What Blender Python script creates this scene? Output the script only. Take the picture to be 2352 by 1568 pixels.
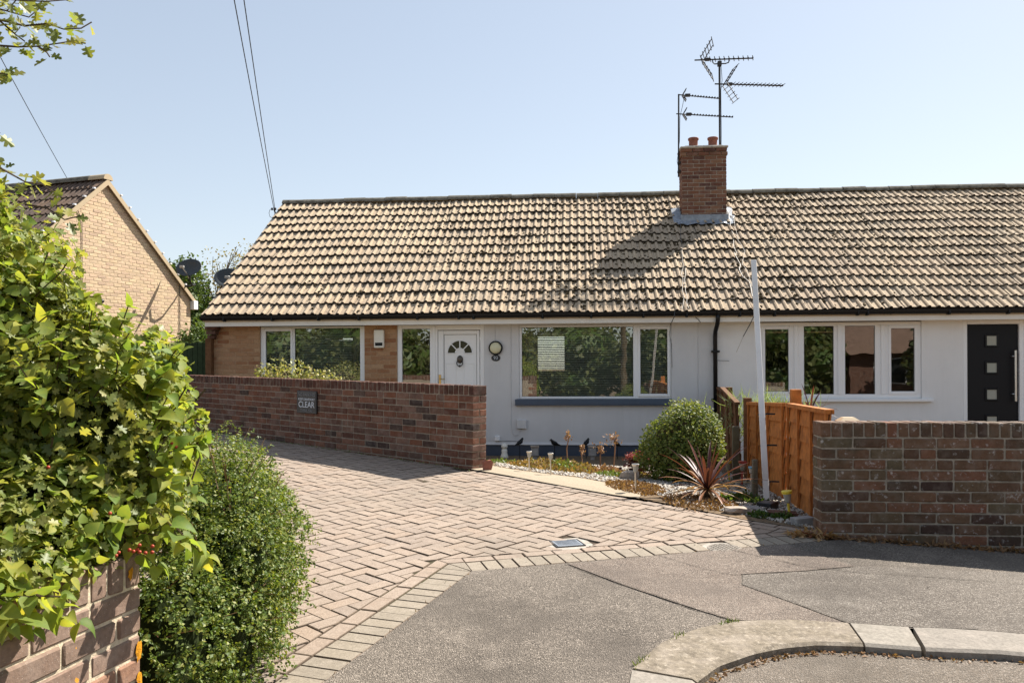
import bpy, bmesh, math, random
import numpy as np
from mathutils import Matrix, Vector, Euler
from mathutils.geometry import tessellate_polygon

for o in list(bpy.data.objects):
    bpy.data.objects.remove(o)
SC = bpy.context.scene
COL = SC.collection
R = math.radians
rng = random.Random(7)
nrg = np.random.default_rng(11)

# ------------------------------------------------------------------ camera
cam_d = bpy.data.cameras.new("camera")
cam = bpy.data.objects.new("camera", cam_d)
COL.objects.link(cam)
cam.location = (0, 0, 1.5)
cam.rotation_euler = (R(90), 0.0045, 0)
cam_d.sensor_width = 36.0
cam_d.lens = 1850.0 / 2352.0 * 36.0
cam_d.shift_y = 62.0 / 2352.0
cam_d.clip_start = 0.05
cam_d.clip_end = 2000
SC.camera = cam

# ------------------------------------------------------------------ sky, sun, exposure
SUN_EL, SUN_AZ = R(47.0), R(50.0)          # azimuth from +Y towards +X
world = bpy.data.worlds.new("World")
SC.world = world
world.use_nodes = True
wn = world.node_tree
wn.nodes.clear()
w_out = wn.nodes.new("ShaderNodeOutputWorld")
w_bg = wn.nodes.new("ShaderNodeBackground")
w_sky = wn.nodes.new("ShaderNodeTexSky")
w_sky.sky_type = 'NISHITA'
w_sky.sun_disc = False
w_sky.sun_elevation = SUN_EL
w_sky.sun_rotation = SUN_AZ
w_sky.altitude = 30
w_sky.air_density = 1.0
w_sky.dust_density = 0.5
w_sky.ozone_density = 1.0
w_bg.inputs[1].default_value = 0.115
w_hs = wn.nodes.new("ShaderNodeHueSaturation")
w_hs.inputs["Saturation"].default_value = 0.86
w_ga = wn.nodes.new("ShaderNodeGamma")
w_ga.inputs[1].default_value = 0.58
wn.links.new(w_sky.outputs[0], w_hs.inputs["Color"])
wn.links.new(w_hs.outputs[0], w_ga.inputs[0])
wn.links.new(w_ga.outputs[0], w_bg.inputs[0])
wn.links.new(w_bg.outputs[0], w_out.inputs[0])
sun_d = bpy.data.lights.new("sun", 'SUN')
sun_d.energy = 3.8
sun_d.angle = R(0.53)
sun_d.color = (1.0, 0.94, 0.85)
sun = bpy.data.objects.new("sun", sun_d)
COL.objects.link(sun)
S = Vector((math.cos(SUN_EL) * math.sin(SUN_AZ), math.cos(SUN_EL) * math.cos(SUN_AZ), math.sin(SUN_EL)))
sun.rotation_euler = S.to_track_quat('Z', 'Y').to_euler()
sun.location = (20, 20, 30)
SC.view_settings.view_transform = 'Standard'
SC.view_settings.look = 'None'
SC.view_settings.gamma = 1.0
SC.view_settings.exposure = 1.53
SC.view_settings.use_curve_mapping = False
SC.render.engine = 'CYCLES'
SC.cycles.max_bounces = 8
SC.cycles.transparent_max_bounces = 16
SC.cycles.caustics_reflective = False
SC.cycles.caustics_refractive = False

# ------------------------------------------------------------------ helpers: objects
def link(o, parent=None):
    COL.objects.link(o)
    if parent is not None:
        o.parent = parent
    return o

def tag(o, label=None, cat=None, group=None, kind=None):
    if label: o["label"] = label
    if cat: o["category"] = cat
    if group: o["group"] = group
    if kind: o["kind"] = kind
    return o

def empty(name, loc=(0, 0, 0), rot=(0, 0, 0), label=None, cat=None, group=None):
    o = bpy.data.objects.new(name, None)
    o.empty_display_size = 0.1
    link(o)
    o.location = loc
    o.rotation_euler = rot
    return tag(o, label, cat, group)

def obj(name, me, parent=None, loc=None, rot=None, mat=None):
    o = bpy.data.objects.new(name, me)
    link(o, parent)
    if loc is not None: o.location = loc
    if rot is not None: o.rotation_euler = rot
    if mat is not None and len(me.materials) == 0: me.materials.append(mat)
    return o

class MB:
    """collects shapes; build() links them as one mesh object"""
    def __init__(self):
        self.v = []; self.f = []; self.m = []; self.cur = 0
    def add(self, vs, fs, M=None):
        b = len(self.v)
        if M is not None: vs = [tuple(M @ Vector(p)) for p in vs]
        self.v += [tuple(p) for p in vs]
        self.f += [tuple(b + i for i in f) for f in fs]
        self.m += [self.cur] * len(fs)
        return self
    def box(self, x0, x1, y0, y1, z0, z1, M=None, c=0.0):
        if c <= 0:
            vs = [(x0,y0,z0),(x1,y0,z0),(x1,y1,z0),(x0,y1,z0),(x0,y0,z1),(x1,y0,z1),(x1,y1,z1),(x0,y1,z1)]
            fs = [(3,2,1,0),(4,5,6,7),(0,1,5,4),(1,2,6,5),(2,3,7,6),(3,0,4,7)]
            return self.add(vs, fs, M)
        vs = []; idx = {}
        X = (x0, x1); Y = (y0, y1); Z = (z0, z1)
        for i in (0, 1):
            for j in (0, 1):
                for k in (0, 1):
                    s = (1 if i == 0 else -1, 1 if j == 0 else -1, 1 if k == 0 else -1)
                    for a in range(3):
                        p = [X[i] + s[0]*c, Y[j] + s[1]*c, Z[k] + s[2]*c]
                        p[a] = (X[i], Y[j], Z[k])[a]
                        idx[(i,j,k,a)] = len(vs); vs.append(tuple(p))
        fs = []
        for a in range(3):
            b, d = (a+1) % 3, (a+2) % 3
            for s in (0, 1):
                q = []
                for (p, r) in ((0,0),(1,0),(1,1),(0,1)):
                    t = [0,0,0]; t[a] = s; t[b] = p; t[d] = r
                    q.append(idx[(t[0],t[1],t[2],a)])
                fs.append(tuple(q if s else q[::-1]))
            for p in (0, 1):
                for r in (0, 1):
                    t0 = [0,0,0]; t1 = [0,0,0]
                    t0[b] = t1[b] = p; t0[d] = t1[d] = r; t0[a] = 0; t1[a] = 1
                    q = [idx[(*t0,b)], idx[(*t1,b)], idx[(*t1,d)], idx[(*t0,d)]]
                    fs.append(tuple(q if (p == r) == False else q[::-1]))
        for i in (0,1):
            for j in (0,1):
                for k in (0,1):
                    q = [idx[(i,j,k,0)], idx[(i,j,k,1)], idx[(i,j,k,2)]]
                    fs.append(tuple(q if (i+j+k) % 2 == 1 else q[::-1]))
        return self.add(vs, fs, M)
    def tube(self, pts, r, n=6, cap=True, M=None):
        pts = [Vector(p) for p in pts]
        if not isinstance(r, (list, tuple)): r = [r] * len(pts)
        vs = []; fs = []
        up = None
        for i, p in enumerate(pts):
            d = (pts[min(i+1, len(pts)-1)] - pts[max(i-1, 0)])
            if d.length < 1e-9: d = Vector((0,0,1))
            d.normalize()
            if up is None or abs(up.dot(d)) > 0.98:
                up = Vector((0,0,1)) if abs(d.z) < 0.9 else Vector((1,0,0))
            a = d.cross(up).normalized(); b = a.cross(d).normalized(); up = b
            for k in range(n):
                t = 2*math.pi*k/n
                vs.append(tuple(p + a*math.cos(t)*r[i] + b*math.sin(t)*r[i]))
        for i in range(len(pts)-1):
            for k in range(n):
                k2 = (k+1) % n
                fs.append((i*n+k, i*n+k2, (i+1)*n+k2, (i+1)*n+k))
        if cap:
            fs.append(tuple(range(n))[::-1]); fs.append(tuple((len(pts)-1)*n + k for k in range(n)))
        return self.add(vs, fs, M)
    def lathe(self, prof, n=16, M=None, cap=True):
        vs = []; fs = []
        for (r, z) in prof:
            for k in range(n):
                t = 2*math.pi*k/n
                vs.append((r*math.cos(t), r*math.sin(t), z))
        for i in range(len(prof)-1):
            for k in range(n):
                k2 = (k+1) % n
                fs.append((i*n+k, i*n+k2, (i+1)*n+k2, (i+1)*n+k))
        if cap:
            if prof[0][0] > 1e-6: fs.append(tuple(range(n))[::-1])
            if prof[-1][0] > 1e-6: fs.append(tuple((len(prof)-1)*n + k for k in range(n)))
        return self.add(vs, fs, M)
    def prism(self, poly, z0, z1, M=None):
        n = len(poly)
        vs = [(x,y,z0) for x,y in poly] + [(x,y,z1) for x,y in poly]
        fs = [tuple(range(n))[::-1], tuple(range(n, 2*n))] + [(i,(i+1)%n,n+(i+1)%n,n+i) for i in range(n)]
        return self.add(vs, fs, M)
    def mesh(self, name, mats, smooth=False):
        me = bpy.data.meshes.new(name)
        me.from_pydata(self.v, [], self.f)
        if not isinstance(mats, (list, tuple)): mats = [mats]
        for m in mats: me.materials.append(m)
        if len(mats) > 1: me.polygons.foreach_set("material_index", self.m)
        if smooth: me.polygons.foreach_set("use_smooth", [True]*len(me.polygons))
        me.update()
        return me
    def build(self, name, mats, parent=None, smooth=False, loc=None, rot=None, kind=None):
        o = obj(name, self.mesh(name, mats, smooth), parent, loc, rot)
        if kind: o["kind"] = kind
        return o

def fast_mesh(name, V, Fq, mats, midx=None, smooth=False):
    """V (n,3) array, Fq (m,k) array of equal-size faces"""
    me = bpy.data.meshes.new(name)
    n, (m, k) = len(V), Fq.shape
    me.vertices.add(n); me.vertices.foreach_set("co", np.ascontiguousarray(V, dtype=np.float32).ravel())
    me.loops.add(m*k); me.loops.foreach_set("vertex_index", np.ascontiguousarray(Fq, dtype=np.int32).ravel())
    me.polygons.add(m)
    me.polygons.foreach_set("loop_start", np.arange(0, m*k, k, dtype=np.int32))
    me.polygons.foreach_set("loop_total", np.full(m, k, dtype=np.int32))
    if smooth: me.polygons.foreach_set("use_smooth", np.ones(m, dtype=bool))
    if midx is not None: me.polygons.foreach_set("material_index", np.ascontiguousarray(midx, dtype=np.int32))
    if not isinstance(mats, (list, tuple)): mats = [mats]
    for mt in mats: me.materials.append(mt)
    me.update(calc_edges=True)
    return me

def scatter(name, TV, TF, B, P, mats, smooth=True):
    """template TV (k,3), tri faces TF, bases B (N,3,3) columns = axes, positions P (N,3)"""
    TV = np.asarray(TV, float); TF = np.asarray(TF, int)
    V = np.einsum('nij,kj->nki', B, TV) + P[:, None, :]
    Fq = TF[None] + (np.arange(len(P))*len(TV))[:, None, None]
    return fast_mesh(name, V.reshape(-1, 3), Fq.reshape(-1, TF.shape[1]), mats, smooth=smooth)

def unit(a): return a/np.maximum(np.linalg.norm(a, axis=-1, keepdims=True), 1e-9)

def bases(nrm, size, spin=None, along=None, jit=0.0):
    """rotation*scale matrices with local z = normal, local y = along (projected)"""
    N = len(nrm)
    z = unit(nrm + nrg.normal(0, jit, (N, 3)) if jit else nrm)
    if along is None: along = nrg.normal(size=(N, 3))
    y = along - (along*z).sum(1, keepdims=True)*z
    y = unit(y + 1e-6)
    x = np.cross(y, z)
    B = np.stack([x, y, z], axis=2)
    return B*np.asarray(size).reshape(-1, 1, 1)

# ------------------------------------------------------------------ helpers: materials
def new_mat(name):
    m = bpy.data.materials.new(name); m.use_nodes = True
    nt = m.node_tree; nt.nodes.clear()
    out = nt.nodes.new("ShaderNodeOutputMaterial")
    return m, nt, out

class NT:
    def __init__(self, nt): self.nt = nt
    def n(self, t, **kw):
        nd = self.nt.nodes.new(t)
        for k, v in kw.items(): setattr(nd, k, v)
        return nd
    def l(self, a, b): self.nt.links.new(a, b)
    def val(self, sock, v):
        if hasattr(v, "is_output"): self.l(v, sock)
        else: sock.default_value = v
    def math(self, op, a, b=None, clamp=False):
        nd = self.n("ShaderNodeMath", operation=op); nd.use_clamp = clamp
        self.val(nd.inputs[0], a)
        if b is not None: self.val(nd.inputs[1], b)
        return nd.outputs[0]
    def mix(self, fac, a, b, blend='MIX'):
        nd = self.n("ShaderNodeMix", data_type='RGBA', blend_type=blend)
        self.val(nd.inputs[0], fac)
        for s, v in ((nd.inputs[6], a), (nd.inputs[7], b)):
            if hasattr(v, "is_output"): self.l(v, s)
            else: s.default_value = (*v, 1) if len(v) == 3 else v
        return nd.outputs[2]
    def pos(self): return self.n("ShaderNodeNewGeometry").outputs["Position"]
    def mapr(self, v, a, b, c=0.0, d=1.0):
        nd = self.n("ShaderNodeMapRange"); nd.clamp = True
        self.val(nd.inputs[0], v)
        for i, x in enumerate((a, b, c, d)): nd.inputs[i+1].default_value = x
        return nd.outputs[0]
    def noise(self, vec, scale, detail=3.0, rough=0.55):
        nd = self.n("ShaderNodeTexNoise")
        if vec is not None: self.l(vec, nd.inputs["Vector"])
        nd.inputs["Scale"].default_value = scale; nd.inputs["Detail"].default_value = detail
        nd.inputs["Roughness"].default_value = rough
        return nd.outputs["Fac"]
    def voro(self, vec, scale, out="Distance", feature='F1'):
        nd = self.n("ShaderNodeTexVoronoi", feature=feature)
        if vec is not None: self.l(vec, nd.inputs["Vector"])
        nd.inputs["Scale"].default_value = scale
        return nd.outputs[out]
    def ramp(self, fac, stops, interp='LINEAR'):
        nd = self.n("ShaderNodeValToRGB"); cr = nd.color_ramp; cr.interpolation = interp
        while len(cr.elements) < len(stops): cr.elements.new(0.5)
        for e, (p, c) in zip(cr.elements, stops):
            e.position = p; e.color = (*c, 1) if len(c) == 3 else c
        self.l(fac, nd.inputs[0])
        return nd.outputs[0]
    def rand(self):
        a = self.n("ShaderNodeObjectInfo").outputs["Random"]
        b = self.n("ShaderNodeNewGeometry").outputs["Random Per Island"]
        return self.math('FRACT', self.math('ADD', a, b))
    def bump(self, h, strength=0.3, dist=0.01):
        nd = self.n("ShaderNodeBump"); nd.inputs["Strength"].default_value = strength
        nd.inputs["Distance"].default_value = dist
        self.l(h, nd.inputs["Height"]); return nd.outputs[0]
    def principled(self, color, rough=0.8, spec=0.3, metal=0.0, normal=None):
        p = self.n("ShaderNodeBsdfPrincipled")
        self.val(p.inputs["Base Color"], color if hasattr(color, "is_output") else ((*color, 1) if len(color) == 3 else color))
        self.val(p.inputs["Roughness"], rough); p.inputs["Specular IOR Level"].default_value = spec
        self.val(p.inputs["Metallic"], metal)
        if normal is not None: self.l(normal, p.inputs["Normal"])
        return p

def ev(cols): return [((i+0.5)/len(cols), c) for i, c in enumerate(cols)]

def piece_mat(name, cols, fine=60, amt=0.35, blot=None, rough=0.85, bump=0.35, spec=0.25, speck=None, wash=None):
    """for bricks, pavers, tiles: one tone per piece, grain, blotches, white bloom"""
    m, nt, out = new_mat(name); k = NT(nt)
    c = k.ramp(k.rand(), ev(cols), 'CONSTANT' if False else 'LINEAR')
    pos = k.pos()
    n1 = k.noise(pos, fine, 4)
    n2 = k.noise(pos, fine*0.22, 3)
    c = k.mix(k.mapr(n1, 0.35, 0.7), c, k.mix(amt, c, (0.02, 0.015, 0.012)))
    c = k.mix(k.math('MULTIPLY', k.mapr(n2, 0.45, 0.75), amt), c, k.mix(0.5, c, (0.55, 0.47, 0.4)))
    if blot:
        col, sc, lo, hi, a = blot
        b = k.mapr(k.noise(pos, sc, 4, 0.65), lo, hi, 0, a)
        c = k.mix(b, c, col)
    if wash:
        col, sc, lo, hi, a = wash
        b = k.mapr(k.noise(pos, sc, 5, 0.7), lo, hi, 0, a)
        c = k.mix(b, c, col)
    if speck:
        col, sc, th, a = speck
        d = k.voro(pos, sc)
        c = k.mix(k.math('MULTIPLY', k.math('LESS_THAN', d, th), a), c, col)
    p = k.principled(c, rough, spec, normal=k.bump(k.noise(pos, fine*1.5, 5, 0.7), bump, 0.006))
    k.l(p.outputs[0], out.inputs[0])
    return m

def plain(name, col, rough=0.6, spec=0.4, metal=0.0, nscale=0, namt=0.15, bump=0.0, bscale=80, dirt=None, streak=None):
    m, nt, out = new_mat(name); k = NT(nt)
    c = col; nrm = None; pos = k.pos()
    if nscale:
        f = k.noise(pos, nscale, 5, 0.6)
        c = k.mix(k.mapr(f, 0.3, 0.75), tuple(x*(1-namt) for x in col), tuple(min(1, x*(1+namt*0.6)) for x in col))
    if dirt:
        dc, sc, lo, hi, a = dirt
        c = k.mix(k.mapr(k.noise(pos, sc, 5, 0.65), lo, hi, 0, a), c, dc)
    if streak:                                   # rain streaks: noise drawn out along the vertical
        sc_, a_ = streak
        mp = k.n("ShaderNodeMapping"); mp.inputs["Scale"].default_value = (sc_, sc_, sc_*.07); k.l(pos, mp.inputs["Vector"])
        c = k.mix(k.mapr(k.noise(mp.outputs[0], 1.0, 5, .65), .5, .78, 0, a_), c, k.mix(1.0, c, (.72, .70, .66), 'MULTIPLY'))
    if bump: nrm = k.bump(k.noise(pos, bscale, 5, 0.65), bump, 0.005)
    p = k.principled(c, rough, spec, metal, nrm)
    k.l(p.outputs[0], out.inputs[0])
    return m

def leaf_mat(name, cols, trans=0.45, gloss=0.35, tint=(1.25, 1.2, 0.55), rough=0.45):
    m, nt, out = new_mat(name); k = NT(nt)
    c = k.ramp(k.rand(), ev(cols))
    nz = k.noise(k.pos(), 42, 3)
    c = k.mix(k.mapr(nz, .40, .75, 0, .55), c, k.mix(1.0, c, (1.5, 1.15, .8), 'MULTIPLY'))
    c = k.mix(k.mapr(nz, .25, .42, .5, 0), c, k.mix(1.0, c, (.55, .6, .6), 'MULTIPLY'))
    p = k.principled(c, rough, gloss)
    t = k.n("ShaderNodeBsdfTranslucent")
    k.l(k.mix(1.0, c, tint, 'MULTIPLY'), t.inputs[0])
    mx = k.n("ShaderNodeMixShader"); mx.inputs[0].default_value = trans
    k.l(p.outputs[0], mx.inputs[1]); k.l(t.outputs[0], mx.inputs[2])
    k.l(mx.outputs[0], out.inputs[0])
    return m

def glass_mat(name, base=0.10, tint=(0.92, 0.95, 0.93), wob=0.0):
    """architectural pane: fresnel reflection over a see-through body"""
    m, nt, out = new_mat(name); k = NT(nt)
    fr = k.n("ShaderNodeFresnel"); fr.inputs[0].default_value = 1.52
    g = k.n("ShaderNodeBsdfGlossy"); g.inputs["Roughness"].default_value = 0.0
    if wob:
        nb = k.bump(k.noise(k.pos(), 1.6, 2), wob, 0.02)
        k.l(nb, g.inputs["Normal"])
    t = k.n("ShaderNodeBsdfTransparent"); t.inputs[0].default_value = (*tint, 1)
    fac = k.math('ADD', k.math('MULTIPLY', fr.outputs[0], 1.5), base, clamp=True)
    mx = k.n("ShaderNodeMixShader"); k.l(fac, mx.inputs[0])
    k.l(t.outputs[0], mx.inputs[1]); k.l(g.outputs[0], mx.inputs[2])
    k.l(mx.outputs[0], out.inputs[0])
    return m

MAT = {}
MAT['wall_brick'] = piece_mat('reddish garden wall brick', [(.11,.044,.028),(.185,.075,.044),(.14,.058,.036),(.22,.095,.056),(.10,.047,.034),(.185,.105,.078),(.215,.115,.078),(.045,.03,.026),(.20,.078,.042),(.16,.064,.038)],
                              fine=70, amt=.28, blot=((.035,.025,.018), 5, .52, .75, .7), wash=((.5,.46,.42), 30, .68, .8, .45))
MAT['coping_brick'] = piece_mat('soot dark coping brick', [(.09,.034,.022),(.13,.05,.03),(.07,.03,.022),(.15,.06,.036),(.10,.045,.03)], fine=60, amt=.3, blot=((.03,.022,.016), 5, .5, .72, .7), wash=((.45,.41,.37), 30, .66, .78, .4))
MAT['lichen'] = plain('orange lichen', (.62,.27,.02), .95, .1, nscale=60, namt=.4, bump=.6, bscale=150)
MAT['dark_brick'] = piece_mat('dark brown garden wall brick', [(.11,.06,.036),(.16,.085,.05),(.12,.075,.042),(.06,.033,.026),(.18,.10,.058),(.20,.08,.046),(.13,.095,.055)],
                              fine=60, amt=.28, blot=((.05,.05,.03), 4, .5, .75, .6), wash=((.60,.57,.54), 22, .58, .70, .6))
MAT['mauve_brick'] = piece_mat('mauve brown brick beside hedge', [(.21,.14,.105),(.25,.165,.122),(.22,.15,.112),(.28,.155,.10)],
                               fine=60, amt=.3, wash=((.72,.62,.52), 45, .66, .78, .4), blot=((.75,.33,.03), 8, .665, .69, .9), speck=((.8,.75,.7), 130, .10, .5))
MAT['house_brick'] = piece_mat('tan house brick', [(.38,.21,.11),(.46,.28,.16),(.34,.165,.08),(.47,.30,.175),(.42,.24,.13),(.30,.135,.065)], fine=45, amt=.2)
MAT['buff_brick'] = piece_mat('buff gable brick', [(.62,.46,.29),(.66,.50,.33),(.55,.40,.27),(.68,.53,.33),(.50,.36,.25),(.64,.46,.31)], fine=40, amt=.2)
MAT['chimney_brick'] = piece_mat('chimney brick', [(.165,.066,.04),(.215,.10,.056),(.14,.054,.034),(.24,.13,.075),(.19,.08,.047),(.10,.043,.032)], fine=45, amt=.25,
                                 blot=((.07,.04,.03), 4, .5, .8, .6))
MAT['mortar'] = plain('sand mortar', (.30,.245,.19), .95, .1, nscale=35, namt=.3, bump=.5, bscale=120)
MAT['pale_mortar'] = plain('pale sandy mortar', (.60,.50,.36), .95, .1, nscale=40, namt=.35, bump=.6, bscale=120)
MAT['grey_mortar'] = plain('weathered mortar', (.35,.30,.24), .95, .1, nscale=25, namt=.4, bump=.5, bscale=120, dirt=((.08,.07,.05), 6, .55, .75, .5))
MAT['house_mortar'] = plain('house mortar', (.42,.27,.16), .95, .1, nscale=30, namt=.25)
MAT['buff_mortar'] = plain('gable mortar', (.52,.40,.26), .95, .1, nscale=30, namt=.2)
MAT['tile'] = piece_mat('weathered concrete roof tile', [(.49,.38,.255),(.52,.405,.27),(.45,.355,.245),(.50,.39,.265),(.47,.355,.235),(.42,.335,.235)], fine=55, amt=.26,
                        blot=((.075,.057,.042), 12, .59, .67, .8), wash=((.33,.25,.18), .8, .42, .68, .6), rough=.92)
MAT['tile_shade_edge'] = plain('shade blackened tile edge', (.045,.038,.032), .95, .1, nscale=25, namt=.4)  # shadow line under each tile row, painted onto the front edges
MAT['dark_tile'] = piece_mat('dark brown roof tile', [(.105,.075,.06),(.13,.09,.07),(.095,.07,.058),(.15,.10,.07)], fine=40, amt=.3, wash=((.35,.3,.26), 50, .68, .8, .5), rough=.9)
MAT['ridge'] = plain('mossy ridge mortar and tile', (.20,.185,.15), .95, .1, nscale=18, namt=.4, bump=.5, bscale=60, dirt=((.05,.045,.035), 9, .48, .62, .75))
MAT['verge'] = plain('cream barge board paint', (.47,.365,.23), .7, .3, nscale=6, namt=.08)
MAT['moss'] = plain('dry roof moss', (.075,.055,.03), 1.0, .05, nscale=30, namt=.5)
MAT['render'] = plain('grey painted render', (.62,.615,.615), .85, .2, nscale=2.2, namt=.05, bump=.3, bscale=70, dirt=((.57,.565,.57), 1.3, .5, .8, .35), streak=(7, .22))
MAT['render_pale'] = plain('pale grey painted render', (.77,.765,.755), .85, .2, nscale=2.2, namt=.04, bump=.3, bscale=70, dirt=((.66,.65,.63), 1.2, .55, .8, .5), streak=(6, .2))
MAT['navy'] = plain('slate blue paint', (.045,.065,.10), .45, .5, nscale=5, namt=.15)
MAT['white'] = plain('white upvc', (.82,.82,.82), .32, .5, nscale=1.5, namt=.02)
MAT['fascia'] = plain('off white fascia board', (.80,.78,.73), .5, .4, nscale=3, namt=.05, dirt=((.6,.55,.46), 3, .6, .85, .4))
MAT['black'] = plain('black plastic', (.008,.008,.009), .45, .3)
MAT['black_door'] = plain('black door skin', (.006,.006,.008), .5, .25)
MAT['gasket'] = plain('grey gasket', (.05,.05,.05), .7, .2)
MAT['steel'] = plain('brushed steel', (.62,.6,.57), .3, .5, 1.0)
MAT['gold'] = plain('brass', (.62,.43,.18), .3, .5, 1.0)
MAT['bronze'] = plain('bronze knocker', (.10,.085,.07), .4, .5, .6)
MAT['cream'] = plain('cream plastic', (.78,.75,.66), .45, .4)
MAT['lens'] = plain('yellowed light lens', (.66,.63,.42), .3, .5)
MAT['lead'] = plain('lead flashing', (.28,.31,.35), .5, .4, .2, nscale=12, namt=.35, bump=.4, bscale=25)
MAT['cement'] = plain('cement haunching', (.42,.38,.33), .95, .1, nscale=20, namt=.35, bump=.6, bscale=60, dirt=((.10,.10,.07), 10, .5, .7, .7))
MAT['far_roof'] = plain('brown plain tile roof', (.15,.095,.07), .9, .2, nscale=6, namt=.3)
MAT['pot'] = plain('terracotta pot', (.28,.11,.075), .8, .3, nscale=12, namt=.3)
MAT['aerial'] = plain('weathered aerial metal', (.055,.052,.05), .55, .4, .5)
MAT['cable'] = plain('pale cable', (.50,.46,.40), .6, .3)
MAT['wire'] = plain('overhead cable sheath', (.05,.055,.06), .6, .3)
MAT['pane'] = glass_mat('window pane', .13, wob=.06)
MAT['obscure'] = plain('obscure glass', (.36,.37,.32), .12, .6)
MAT['fan_glass'] = plain('amber fanlight glass', (.06,.055,.035), .1, .6)
MAT['interior'] = plain('room wall', (.48,.45,.40), .9, .1)
MAT['blind'] = plain('blind slat', (.78,.77,.70), .5, .3)
MAT['curtain'] = plain('curtain cloth', (.45,.42,.36), .9, .1, nscale=4, namt=.2)
MAT['paver'] = piece_mat('pinkish block paver', [(.325,.255,.20),(.345,.27,.21),(.305,.24,.19),(.335,.265,.21),(.33,.25,.19),(.29,.23,.185)], fine=90, amt=.32,
                         speck=((.60,.52,.44), 95, .14, .6), blot=((.20,.17,.135), .9, .5, .72, .5), wash=((.17,.14,.11), 6, .60, .72, .45), rough=.9)
MAT['paver_grey'] = piece_mat('buff grey block paver', [(.275,.232,.178),(.30,.253,.195),(.255,.217,.17),(.285,.242,.188)], fine=90, amt=.32, speck=((.6,.55,.47), 110, .12, .5), rough=.9)
MAT['paver_side'] = plain('dirt filled paver arris', (.19,.145,.11), 1, .05, nscale=60, namt=.4)
MAT['joint'] = plain('dark joint sand', (.085,.065,.05), 1, .05, nscale=40, namt=.4, dirt=((.06,.075,.025), 1.4, .5, .7, .6))
MAT['path'] = plain('beige concrete path', (.36,.30,.22), .95, .15, nscale=70, namt=.3, bump=.4, bscale=90, dirt=((.34,.28,.20), 5, .5, .8, .4))
MAT['kerb_agg'] = piece_mat('exposed aggregate kerb', [(.235,.195,.145),(.255,.212,.158)], fine=38, amt=.5, speck=((.50,.44,.36), 75, .16, .45), wash=((.14,.115,.085), 7, .54, .7, .55), blot=((.46,.40,.32), 34, .56, .66, .5), rough=.95, bump=.7)
MAT['kerb'] = piece_mat('smooth concrete kerb', [(.265,.235,.20),(.29,.26,.218)], fine=60, amt=.35, wash=((.16,.14,.11), 6, .58, .72, .5), rough=.9)

def asphalt(name, base, light, dark):
    m, nt, out = new_mat(name); k = NT(nt); pos = k.pos()
    v = k.n("ShaderNodeTexVoronoi"); k.l(pos, v.inputs["Vector"]); v.inputs["Scale"].default_value = 140
    rndc = k.n("ShaderNodeSeparateColor"); k.l(v.outputs["Color"], rndc.inputs[0])
    c = k.ramp(rndc.outputs[0], [(0.0, dark), (0.35, base), (0.72, base), (0.9, light), (1.0, light)])
    c = k.mix(k.mapr(v.outputs["Distance"], 0.35, 0.75), c, dark)
    c = k.mix(k.mapr(k.noise(pos, 1.5, 5, .65), .46, .62, 0, .95), c, k.mix(0.6, c, dark))
    c = k.mix(k.mapr(k.noise(pos, .7, 4, .6), .40, .62, .35, 0), c, k.mix(0.35, c, light))
    c = k.mix(k.mapr(k.noise(pos, 5.5, 4, .6), .55, .75, 0, .5), c, k.mix(0.4, c, light))
    h = k.math('SUBTRACT', 1.0, v.outputs["Distance"])
    p = k.principled(c, .92, .25, normal=k.bump(h, .8, .008))
    k.l(p.outputs[0], out.inputs[0])
    return m
MAT['asphalt'] = asphalt('aged pavement asphalt', (.19,.16,.13), (.38,.325,.27), (.075,.063,.052))
MAT['asphalt_red'] = asphalt('reddish pavement patch', (.22,.172,.138), (.38,.32,.265), (.10,.08,.067))
MAT['asphalt_pale'] = asphalt('pale pavement asphalt', (.185,.157,.13), (.36,.32,.275), (.085,.072,.06))
MAT['road'] = asphalt('road asphalt', (.195,.157,.122), (.32,.275,.23), (.105,.088,.07))
MAT['seam'] = plain('tar seam', (.05,.042,.035), .9, .2, nscale=30, namt=.4)
MAT['soil'] = plain('dry soil', (.20,.145,.095), 1, .05, nscale=25, namt=.5, bump=.8, bscale=50)
MAT['grass'] = plain('rough lawn', (.10,.12,.035), 1, .05, nscale=10, namt=.5, bump=.6, bscale=40)
MAT['gravel'] = piece_mat('pale gravel', [(.42,.38,.32),(.52,.48,.42),(.32,.28,.235),(.60,.57,.51),(.38,.32,.25),(.22,.21,.20)], fine=40, amt=.2, bump=.2)
MAT['orange_wood'] = plain('orange stained fence', (.50,.175,.04), .75, .25, nscale=14, namt=.35, bump=.35, bscale=60, dirt=((.20,.065,.02), 9, .50, .72, .65))
MAT['brown_wood'] = plain('brown stained fence', (.15,.075,.035), .85, .2, nscale=14, namt=.35, bump=.3, bscale=40)
MAT['grey_wood'] = plain('weathered post', (.17,.15,.11), .9, .15, nscale=12, namt=.35)
MAT['green_wood'] = plain('green stained gate', (.035,.055,.025), .85, .2, nscale=10, namt=.3)
MAT['white_wood'] = plain('white painted plank', (.74,.72,.69), .6, .3, nscale=9, namt=.08, dirt=((.3,.27,.24), 16, .70, .76, .6))
MAT['yellow'] = plain('yellow plastic', (.72,.55,.05), .4, .5)
MAT['red'] = plain('red plastic', (.45,.06,.05), .4, .5)
MAT['blue'] = plain('blue plastic', (.12,.35,.5), .4, .5)
MAT['clear'] = plain('cloudy plastic', (.36,.35,.32), .2, .5)
MAT['stone'] = plain('garden rock', (.40,.33,.27), .95, .15, nscale=14, namt=.4, bump=.5, bscale=40)
MAT['greystone'] = plain('grey block', (.32,.31,.30), .95, .15, nscale=20, namt=.25, bump=.4, bscale=60)
MAT['slate'] = plain('slate plaque', (.022,.022,.026), .35, .5, nscale=20, namt=.3)
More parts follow.
